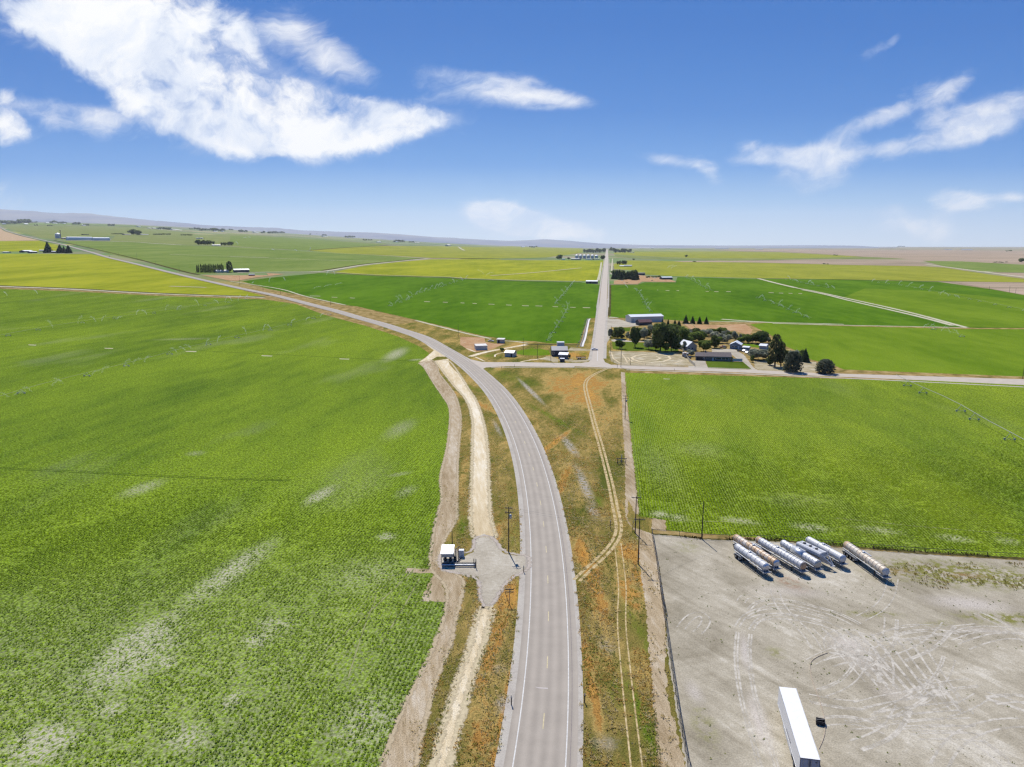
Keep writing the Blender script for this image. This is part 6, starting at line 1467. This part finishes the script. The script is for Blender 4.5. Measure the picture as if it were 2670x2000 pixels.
# ------------------------------------------------------------------ roadside pump station
def pump_station():
    A = G(*S('K', 742, 850)); e = empty('pump_station', A, 0, 'small open sided pump station with white metal roof on the gravel pad', 'pump station')
    k = 1/(4.9156)*scale_at(A); W_ = 145*k; D = 3.6; H_ = 2.7
    ro = MB().add([(-.2,-.3,H_),(W_+.2,-.3,H_),(W_+.2,D+.2,H_+.5),(-.2,D+.2,H_+.5),(-.2,-.3,H_+.12),(W_+.2,-.3,H_+.12),(W_+.2,D+.2,H_+.62),(-.2,D+.2,H_+.62)], [(0,3,2,1),(4,5,6,7),(0,1,5,4),(1,2,6,5),(2,3,7,6),(3,0,4,7)])
    r_ = ro.build('roof', M_whiter, e); rb = MB()
    for i in range(14): x = -.1+(W_+.2)*i/13; rb.add([(x-.02,-.3,H_+.13),(x+.02,-.3,H_+.13),(x+.02,D+.2,H_+.64),(x-.02,D+.2,H_+.64)],[(0,1,2,3)])
    rb.build('seam', M_galv, r_)
    for x in (.05, W_-.05):
        for y in (.1, D-.1): MB().beam((x,y,0),(x,y,H_+.1),.12,.12).build('post', M_galv, e)
    MB().box(.1,W_-.1,D-.12,D-.04,.3,H_+.2).build('back_panel', M_greyw, e); MB().box(.1,W_-.1,-.15,-.08,H_-.75,H_-.02).build('fascia', M_greyw, e)
    for x in (.8, 2.0, 3.1):
        pe = MB().lathe([(.3,.32),(1.5,.32),(1.6,.2),(1.62,.02)],'z',(x,1.3,0),12).build('pump', M_dark, e); MB().box(x-.4,x+.4,.9,1.7,0,.3).build('base', M_conc, pe)
    for y, r in ((-.2,.24),(-.95,.20)):
        MB().bar((.2,y,.45),(W_+5.2,y,.45),r,12).build('pipe', M_galv if y < -.5 else M_dark, e)
    MB().lathe([(-.05,.42),(.05,.42)],'x',(W_+5.2,-.2,.45),14).build('flange', M_dark, e); MB().lathe([(-.05,.38),(.05,.38)],'x',(W_+5.2,-.95,.45),14).build('flange', M_dark, e)
    MB().bar((W_+4.9,-.6,.1),(W_+4.9,-.6,1.8),.09,8).build('riser', M_dark, e)
    m = MB()
    m.bar((W_+.5,D-.5,0),(W_+.5,D-.5,2.6),.14,8).bar((W_+1.0,D-.2,0),(W_+1.0,D-.2,2.4),.12,8).bar((W_+.5,D-.5,2.4),(W_+1.3,D+.8,2.6),.1,8).bar((W_+.9,1.6,0),(W_+2.2,.6,1.6),.12,8); m.build('manifold', M_dark, e)
    MB().box(W_+1.1,W_+2.3,D+.4,D+1.4,0,1.7).build('control_box', M_whitep, e)
pump_station()

# ------------------------------------------------------------------ irrigation lines and spray
M_spray = None
def spray_mat():
    t = newmat('water_spray'); tr = t.new('ShaderNodeBsdfTransparent'); mx = t.new('ShaderNodeMixShader')
    d = t.new('ShaderNodeBsdfDiffuse'); t.put(d.inputs[0], (.75,.78,.80)); tl = t.new('ShaderNodeBsdfTranslucent'); t.put(tl.inputs[0], (.75,.78,.80)); m2 = t.new('ShaderNodeMixShader'); m2.inputs[0].default_value = .5
    t.l.new(d.outputs[0], m2.inputs[1]); t.l.new(tl.outputs[0], m2.inputs[2]); mx.inputs[0].default_value = .5; t.l.new(tr.outputs[0], mx.inputs[1]); t.l.new(m2.outputs[0], mx.inputs[2]); t.l.new(mx.outputs[0], t.o.inputs[0])
    return t.m
M_spray = spray_mat()
def spray_obj(points, label, dens=1.0):
    """one mass of falling droplets; points: (world, height, reach)"""
    rng = np.random.default_rng(len(points)+11); P = []
    for w_, hh, rc in points:
        n = int(150*dens); t = rng.uniform(0, 1, n)**.8; a = rng.choice([0.15, 2.9])+rng.normal(size=n)*.25; r = rc*.38*t**1.7
        z = hh*(.05+.9*t)*(1-.35*t*t)+rng.normal(size=n)*hh*.05*(.3+t); z = np.maximum(z, .3); r = r+rng.normal(size=n)*rc*.03
        P.append(np.stack([w_.x+np.cos(a)*r, w_.y+np.sin(a)*r*.6, w_.z+z], 1))
    P = np.concatenate(P); o0 = points[0][0]; P -= np.array([o0.x, o0.y, o0.z])
    n = len(P); a = rng.normal(size=(n,3)); a /= np.linalg.norm(a,axis=1)[:,None]; b = rng.normal(size=(n,3)); b = np.cross(a,b); b /= np.linalg.norm(b,axis=1)[:,None]
    k = np.repeat([max(.14, .00042*w_.length) for w_,_,_ in points], int(150*dens))[:,None]*rng.uniform(.5,1.4,(n,1))
    v = np.stack([P-a*k*.5, P+b*k*.6, P+a*k*.5], 1).reshape(-1,3)
    me = bpy.data.meshes.new('water_spray'); me.vertices.add(3*n); me.vertices.foreach_set('co', v.astype(np.float32).ravel()); me.loops.add(3*n); me.loops.foreach_set('vertex_index', np.arange(3*n,dtype=np.int32))
    me.polygons.add(n); me.polygons.foreach_set('loop_start', np.arange(0,3*n,3,dtype=np.int32)); me.materials.append(M_spray); me.update(calc_edges=True)
    o = bpy.data.objects.new('water_spray', me); COL.objects.link(o); o.location = o0; tag(o, kind='stuff')
M_dullpipe = flat('dull_pipe', (.26,.28,.24), .8)
def irrigation(txt, label, towers=True, hh=2.6, rp=.06, m=None, step=45):
    P = path(txt, 12, 1); e = empty('irrigation_line', P[0], 0, label, 'irrigation pipe'); o0 = P[0]
    mb = MB()
    for i in range(len(P)-1): mb.bar(P[i]-o0+Vector((0,0,hh)), P[i+1]-o0+Vector((0,0,hh)), rp, 5, cap=False)
    mb.build('pipe', m or M_dullpipe, e)
    if towers:
        d = cum(P); s = 5
        while s < d[-1] and len(e.children) < 60:
            i = max(1, min(len(P)-1, int(np.searchsorted(d, s)))); q = P[i]-o0; dd = (P[i]-P[i-1]).normalized(); nn = Vector((-dd.y, dd.x, 0))
            t_ = MB(); t_.bar(q+nn*1.6+Vector((0,0,.5)), q+Vector((0,0,hh)), .07, 5).bar(q-nn*1.6+Vector((0,0,.5)), q+Vector((0,0,hh)), .07, 5).bar(q+nn*1.8+Vector((0,0,.55)), q-nn*1.8+Vector((0,0,.55)), .07, 5)
            for sg in (-1, 1):
                c = q+nn*1.7*sg+Vector((0,0,.55)); t_.bar(c-dd*.06, c+dd*.06, .45, 12)
            t_.build('wheel_tower', M_galv, e); s += step
irrigation('e 0,562 100,530 200,500 330,468 500,425 600,400 720,370 860,328 960,305 1100,270 1300,225 1450,185 1600,145', 'long irrigation pipe slanting across the left beet field', True, 2.2)
irrigation('e 0,260 180,225 300,205 500,175 700,150 900,118 1100,92 1200,72', 'upper irrigation pipe across the far part of the left beet field', True, 2.2)
irrigation('G 1210,415 1290,290 1360,180 1400,80 C 790,680 850,600 920,505', 'irrigation pipe running up the potato field toward the white roofed barn', True, 2.2)
irrigation('V 690,657 770,640 850,620 920,605 B 1340,940 1450,890 1560,835 1720,790 1850,745 1960,715', 'irrigation pipe crossing the left half of the potato field', True, 2.2) if False else irrigation('B 1300,948 1450,895 1560,835 1720,790 1850,745 1960,715', 'irrigation pipe crossing the left half of the potato field', True, 2.2)
irrigation('V 1935,822 1990,850 2040,870 2080,892 2130,925 2180,950 2240,985', 'centre pivot pipe on wheel towers across the right bean field', True, 3.2, .12, None, 27)
irrigation('D 240,468 300,475 440,512 640,548', 'wheel line in the dark bean field near the diagonal track', True, 2)
irrigation('D 1000,495 1200,520 1450,570 1600,600 1900,665 2212,728', 'wheel line in the lush field at the right edge', True, 2)
irrigation('D 0,620 80,645 200,690 320,745 460,800', 'wheel line slanting in the bean field left of the diagonal track', True, 2)
irrigation('C 1450,550 1490,600 1520,670 1570,735', 'wheel line in the bean field above the big white roofed shed', True, 2)
irrigation('C 1850,450 1930,490 2010,535 2070,562', 'wheel line at the top of the dark bean field near the diagonal track', True, 2)
irrigation('D 1400,870 1550,905 1700,945', 'wheel line in the lower lush field at the right', True, 2)
def sp(fr, lst): return [(G(*S(fr, x, y)), hh, rc) for x, y, hh, rc in lst]
spray_obj(sp('e', [(40,548,4,16),(70,540,4,14),(150,520,4,14),(250,494,5,14),(300,482,5,15),(440,443,5,14),(490,432,7,12),(600,402,8,10),(640,388,6,14),(695,380,7,10),(850,335,6,12),(890,325,5,12),(920,315,5,14),(990,303,9,8),(1045,287,9,8),(1185,246,10,9),(1265,232,10,8),(1300,222,7,8),(1400,190,6,10),(1470,180,6,10),(1540,160,6,12)]), '', 1.3)
spray_obj(sp('e', [(35,60,9,12),(180,50,9,14),(255,218,12,14),(375,196,12,14),(460,186,9,14),(490,182,9,12),(560,176,6,16),(655,152,9,10),(705,150,8,14),(795,135,12,12),(850,128,8,14),(955,108,12,12),(1050,98,8,16),(1083,92,12,10),(1113,86,10,10),(1145,82,10,10),(1180,76,9,10)]), '')
spray_obj(sp('G', [(1215,385,8,6),(1225,398,6,7),(1295,280,8,6),(1320,240,6,8),(1360,185,12,8),(1395,110,14,8),(1405,95,14,8),(1385,130,8,8)])+sp('C', [(780,678,10,12),(800,655,10,12),(820,632,10,12),(855,603,14,12),(870,578,12,12),(885,568,12,12),(905,540,14,12),(925,512,12,12),(195,435,18,40),(215,440,12,40)]), '')
spray_obj(sp('B', [(1340,945,8,12),(1360,930,9,12),(1395,900,10,14),(1420,892,10,14),(1450,905,10,12),(1480,885,9,12),(1500,855,9,14),(1530,850,9,12),(1560,838,12,12),(1600,825,9,12),(1650,805,10,12),(1690,800,12,12),(1715,792,12,12),(1760,780,10,14),(1850,748,10,14),(1915,735,12,14),(1940,722,12,14),(797,690,14,10),(865,688,12,10),(320,748,12,9),(453,735,10,10),(180,762,6,8),(690,800,6,30),(780,785,6,30),(870,770,6,30)]), '')
spray_obj(sp('C', [(1365,530,12,12),(1380,545,9,12),(1455,568,8,12),(1475,590,10,10),(1508,640,10,10),(1520,670,10,10),(1530,690,8,10),(1550,710,12,10),(1560,735,9,10),(1860,455,10,16),(1905,470,12,14),(1940,492,12,14),(1980,515,14,14),(2020,538,12,16),(2060,555,12,16),(1710,378,16,50),(1740,380,14,50)]), '')
spray_obj(sp('D', [(30,628,8,14),(75,648,12,12),(150,675,8,14),(190,690,12,12),(230,710,8,12),(270,722,9,12),(330,752,9,14),(380,772,7,14),(440,798,7,12),(285,475,14,16),(350,492,8,20),(430,510,12,16),(480,520,10,16),(600,540,12,16),(650,548,8,16),(960,490,9,16),(1070,503,10,16),(1180,516,12,16),(1260,525,10,20),(1350,540,8,20),(1430,575,14,18),(1520,600,10,18),(1590,612,9,18),(1680,628,8,20),(1380,872,6,14),(1430,880,7,12),(1530,905,8,12),(1600,915,8,12),(1670,935,8,12)]), '')
spray_obj(sp('X', [(1220,435,26,30),(1300,338,12,60),(1400,333,12,60),(1740,512,8,30),(2070,524,10,30)])+sp('Z', [(1040,228,26,40),(45,350,20,12),(2200,310,10,60)]), '')

# ------------------------------------------------------------------ real leaves and weeds on the near ground
def inpoly(P, poly):
    x, y = P[:,0], P[:,1]; c = np.zeros(len(P), bool); n = len(poly)
    for i in range(n):
        x0, y0 = poly[i]; x1, y1 = poly[(i+1) % n]
        k = ((y0 > y) != (y1 > y))
        xi = (x1-x0)*(y-y0)/((y1-y0) if abs(y1-y0) > 1e-9 else 1e-9)+x0
        c ^= k & (x < xi)
    return c
def wpoly(txt): return [(p.x, p.y) for p in (G(*q) for q in px(txt))]
def visible(P, m=380):
    c = P[:,1]*math.cos(PITCH)+CAM_H*math.sin(PITCH); sx = 1335+FPX*P[:,0]/c; sy = 1000-FPX*(P[:,1]*math.sin(PITCH)-CAM_H*math.cos(PITCH))/c
    return (sx > -m) & (sx < 2670+m) & (sy < 2000+m)
def clumps(name, P, z, size, nleaf, mat, seed, upright=0.5, wide=0.5):
    """each point grows nleaf pointed leaf faces"""
    rng = np.random.default_rng(seed); n = len(P); N = n*nleaf
    base = np.repeat(np.column_stack([P, np.full(n, z)]), nleaf, 0); s = np.repeat(size*rng.uniform(.7,1.3,n), nleaf)[:,None]
    a = rng.uniform(0, 2*PI, N); el = rng.uniform(upright-.35, upright+.35, N)
    d = np.stack([np.cos(a)*np.cos(el), np.sin(a)*np.cos(el), np.sin(el)], 1); side = np.stack([-np.sin(a), np.cos(a), np.zeros(N)], 1)
    nrm = np.cross(side, d)
    p0 = base+d*s*.1; w = s*wide*.5
    mid = base+d*s*.6+nrm*s*.08; tip = base+d*s*1.0-np.array([0,0,1])*s*.12*(1-upright)
    v = np.stack([p0, mid+side*w, tip, mid-side*w], 1).reshape(-1,3)
    me = bpy.data.meshes.new(name); me.vertices.add(4*N); me.vertices.foreach_set('co', v.astype(np.float32).ravel()); me.loops.add(4*N); me.loops.foreach_set('vertex_index', np.arange(4*N, dtype=np.int32))
    me.polygons.add(N); me.polygons.foreach_set('loop_start', np.arange(0, 4*N, 4, dtype=np.int32)); me.materials.append(mat); me.update(calc_edges=True)
    o = bpy.data.objects.new(name, me); COL.objects.link(o); return tag(o, kind='stuff')
def rows(x0, x1, y0, y1, dr, ds, seed, jit=.12):
    rng = np.random.default_rng(seed); cx, cy = (x0+x1)/2, (y0+y1)/2; R = math.hypot(x1-x0, y1-y0)/2
    u = np.arange(-R, R, dr); v = np.arange(-R, R, ds); U, V = np.meshgrid(u, v); U = U.ravel(); V = V.ravel()
    U += rng.normal(size=U.size)*jit*dr; V += rng.normal(size=U.size)*.3*ds
    # keep rows on the same grid as the field material
    P = np.stack([cx+U*NX.x+V*NY.x, cy+U*NX.y+V*NY.y], 1)
    return P[(P[:,0] > x0) & (P[:,0] < x1) & (P[:,1] > y0) & (P[:,1] < y1)]
def vnoise(P, s, seed):
    rng = np.random.default_rng(seed); g = rng.uniform(0, 1, (256, 256)); q = P/s+1000; i = np.floor(q).astype(int); f = q-i; f = f*f*(3-2*f)
    a = g[i[:,0] % 256, i[:,1] % 256]; b = g[(i[:,0]+1) % 256, i[:,1] % 256]; c = g[i[:,0] % 256, (i[:,1]+1) % 256]; d = g[(i[:,0]+1) % 256, (i[:,1]+1) % 256]
    return (a*(1-f[:,0])+b*f[:,0])*(1-f[:,1])+(c*(1-f[:,0])+d*f[:,0])*f[:,1]
def thin(P, streaks, seed, edge=None):
    rng = np.random.default_rng(seed); dens = np.ones(len(P))*.97
    for cx, cy, rx, ry, a, am in streaks:
        c, s = math.cos(rad(a)), math.sin(rad(a)); dx, dy = P[:,0]-cx, P[:,1]-cy
        d = np.sqrt(((dx*c+dy*s)/rx)**2+((-dx*s+dy*c)/ry)**2); k = np.clip(1-d, 0, 1); dens -= np.minimum(1, k*am*1.4)*.75*(vnoise(P, 1.6, 4) > .38)
    dens -= .8*(vnoise(P, 2.2, 8)*.5+vnoise(P, 9, 9)*.5 > .66)+.6*(vnoise(P, .9, 18)*.7+vnoise(P, 25, 19)*.3 > .70)
    return P[rng.uniform(0,1,len(P)) < dens]
def leafcol(name, dark, light, sc):
    t = newmat(name); g = t.mapping(t.pos, rot=(0,0,GRID)); st = t.mapping(g, sc=(1.0, 3.5, 1))
    f = t.math('ADD', t.math('MULTIPLY', t.noise(st, 0.012, 5, 0.6), 0.9), t.math('MULTIPLY', t.noise(st, 0.09, 4, 0.6), 0.5))
    c = t.mix(t.smooth(f, 0.45, 0.95), dark, light)
    v = t.vmath('SCALE', c); t.put(v.node.inputs['Scale'], t.smooth(t.noise(t.pos, sc, 3, .7), .3, .7, .75, 1.25))
    t.put(t.b.inputs['Base Color'], v)
    return leafy(t, 0.45)
ML1 = leafcol('beet_leaf', rgb(104,132,36,KB*1.14), rgb(144,168,50,KB*1.26), 1.3)
ML2 = leafcol('bean_leaf', rgb(110,134,34,KB*1.14), rgb(148,170,48,KB*1.26), 1.3)
P = rows(-205, -8, 60, 215, .80, .40, 1); P = P[visible(P)]; P = P[inpoly(P, wpoly(LEFT_EDGE))]
fade = np.clip((215-P[:,1])/55, 0, 1); P = P[np.random.default_rng(5).uniform(0,1,len(P)) < fade]
P = thin(P, ST_LEFT, 2); clumps('beet_leaves', P, .1, .31, 5, ML1, 3, .42, .62)
P = rows(24, 215, 160, 262, .80, .45, 2); P = P[visible(P)]; P = P[inpoly(P, wpoly(RIGHT_EDGE))]
fade = np.clip((262-P[:,1])/60, 0, 1); P = P[np.random.default_rng(6).uniform(0,1,len(P)) < fade]
P = thin(P, ST_RIGHT, 4); clumps('bean_leaves', P, .1, .33, 5, ML2, 5, .42, .62)
def scatter(x0, x1, y0, y1, n, seed):
    rng = np.random.default_rng(seed); P = np.stack([rng.uniform(x0,x1,n), rng.uniform(y0,y1,n)], 1); return P[visible(P)]
HWn = np.array([(p.x, p.y) for p in HW])
def off_road(P, d=6.2):
    near = HWn[(HWn[:,1] > 40) & (HWn[:,1] < 620)]; keep = np.ones(len(P), bool)
    for i in range(0, len(near)):
        keep &= ((P[:,0]-near[i,0])**2+(P[:,1]-near[i,1])**2) > d*d
    return P[keep]
BARE = ['K 1130,520 1290,430 1450,500 1520,640 1580,680 1862,690 1862,930 1780,950 1650,990 1500,1190 1420,1400 1262,1400 1225,1180 1200,1000 900,960 740,940 720,690 850,640 1040,720', 'H 300,140 450,140 560,300 660,430 760,640 815,900 835,1200 850,1657 K 1400,330 1460,540 1150,540 1150,400 H 650,1657 655,1350 665,1150 665,900 640,600 500,400 360,220',
        'K 1250,1380 1410,1390 R 950,440 900,640 820,900 740,1180 670,1475 S 1130,2300 1060,2300 R 560,1475 690,1000 790,720 860,450', LEFT_EDGE, RIGHT_EDGE, RD[0], SOIL_STRIP]
def weeds(name, P, mat, size, nl, seed, up=1.0, wide=.2, extra=()):
    P = off_road(P)
    for w_ in WHEELP: P = P[(((P[:,None,:]-w_[None])**2).sum(2).min(1)) > 1.5**2]
    for b in BARE+list(extra): P = P[~inpoly(P, wpoly(b))]
    print(name, len(P)); return clumps(name, P, 0, size, nl, mat, seed, up, wide)
def wmat(name, a, b, c):
    t = newmat(name); n = t.noise(t.pos, .5, 4, .7); t.put(t.b.inputs['Base Color'], t.ramp(n, [(.38,a),(.52,b),(.66,c)])); return leafy(t, 0.5)
MW1 = wmat('straw_weed', rgb(200,178,116,KB*1.2), rgb(220,200,142,KB*1.2), rgb(236,222,176,KB*1.2)); MW2 = wmat('green_weed', rgb(120,134,56,KB*1.2), rgb(148,158,70,KB*1.2), rgb(176,178,92,KB*1.2)); MW3 = wmat('orange_weed', rgb(204,162,84,KB*1.2), rgb(220,178,98,KB*1.2), rgb(234,198,124,KB*1.2))
EDGE_TRI = 'H 850,250 1640,225 2090,240 P 100,85 130,700 140,1150 220,1260 Q 900,1000 1000,1657 S 1760,2300 1440,2300 1440,1900 1400,1300'
LEFTV = 'H 250,150 600,200 900,700 1150,1657 S 1340,2300 900,2300 1050,1800 1200,1500 1180,1300 H 540,1400 560,800 350,300'
A_ = scatter(-40, 10, 66, 210, 9000, 61); A_ = A_[inpoly(A_, wpoly(SOIL_STRIP))]; A_ = A_[vnoise(A_*np.array([1,.5]), 1.8, 62) > .56]; clumps('verge_weeds', A_, 0, .34, 4, MW1, 63, .7, .3)
YEDGE = 'R 1890,0 1925,420 1960,900 2010,1475 S 1790,2300 1870,2300 R 2180,1475 2060,700 1965,0'
def sel(P, poly, rngseed, fn): 
    P = P[inpoly(P, wpoly(poly))]; return P[np.random.default_rng(rngseed).uniform(0,1,len(P)) < fn(P)]
falloff = lambda P: np.clip((330-P[:,1])/230, .0, 1)
for nm, mt, sz, sd, th in (('straw_weeds', MW1, .40, 21, .45), ('green_weeds', MW2, .34, 22, .52), ('orange_weeds', MW3, .38, 23, .55)):
    A_ = np.concatenate([sel(scatter(-2, 60, 66, 330, 60000, sd), EDGE_TRI, sd, falloff), sel(scatter(-50, 12, 66, 330, 42000, sd+50), LEFTV, sd, falloff)])
    A_ = A_[vnoise(A_*np.array([1.0,.45]), 3.2, sd) > th]
    weeds(nm, A_, mt, sz, 4, sd, .75, .3)
A_ = sel(scatter(10, 60, 66, 180, 16000, 31), YEDGE, 31, lambda P: np.ones(len(P))*.5); A_ = A_[vnoise(A_, 2, 3) > .5]; clumps('verge_weeds', A_, 0, .45, 4, MW1, 31, 1.0, .3)
# scattered weeds and clods over the yard
YP = wpoly('Q 1130,540 2212,615 S 2670,1475 3000,1500 3000,2200 1850,2200 R 2180,1475 2060,700')
A_ = scatter(22, 190, 64, 175, 3200, 41); A_ = A_[inpoly(A_, YP)]; A_ = A_[vnoise(A_, 5, 6)*.7+vnoise(A_, 1.2, 7)*.3 > .60]
clumps('yard_weeds', A_, 0, .24, 5, MW2, 42, .7, .5)
A_ = scatter(22, 190, 64, 175, 5000, 43); A_ = A_[inpoly(A_, YP)]; A_ = A_[vnoise(A_, 7, 9) > .55]; clumps('yard_clods', A_, 0, .15, 4, M_ditch, 44, .3, .9)
A_ = scatter(40, 190, 128, 165, 14000, 45); A_ = A_[inpoly(A_, wpoly('Y 1250,420 1400,400 2178,395 2178,560 1650,560 1400,500'))]; A_ = A_[vnoise(A_, 4, 2) > .42]; clumps('yard_grass', A_, 0, .4, 4, wmat('yellowing_grass', rgb(150,148,60,KB), rgb(176,160,84,KB), rgb(190,150,90,KB)), 46, 1.0, .25)
# dark weeds in the ditch under the right field
Pd = smooth_path([G(*p) for p in px('Q 1110,505 1500,535 1830,576 2212,586 S 2046,1408 2172,1421 2384,1437 2670,1454')], .35, 1); rg = np.random.default_rng(3)
A_ = np.array([(p.x+rg.normal()*.1, p.y+rg.normal()*.35) for p in Pd for _ in range(2)]); A_ = A_[vnoise(A_, 5, 12) > .3]; clumps('ditch_weeds', A_, 0, .5, 5, wmat('dark_ditch_weed', rgb(50,52,28,KB), rgb(78,76,44,KB), rgb(120,108,70,KB)), 47, .9, .35)

# ------------------------------------------------------------------ haze
def haze():
    m = bpy.data.materials.new('valley_haze'); m.use_nodes = True; t = NT(m.node_tree); t.n.clear()
    o = t.new('ShaderNodeOutputMaterial'); v = t.new('ShaderNodeVolumePrincipled'); t.put(v.inputs['Color'], (0.82, 0.90, 1.0)); v.inputs['Density'].default_value = HAZE; v.inputs['Anisotropy'].default_value = 0.2
    t.l.new(v.outputs[0], o.inputs['Volume'])
    MB().box(-36000, 36000, -2000, 41000, -40, 1900).build('haze', m, kind='stuff')
HAZE = 1.8e-5
haze()
for o_ in bpy.data.objects:
    if 'label' in o_ and len(o_['label'].split()) > 16: print('LONG', len(o_['label'].split()), o_['label'])
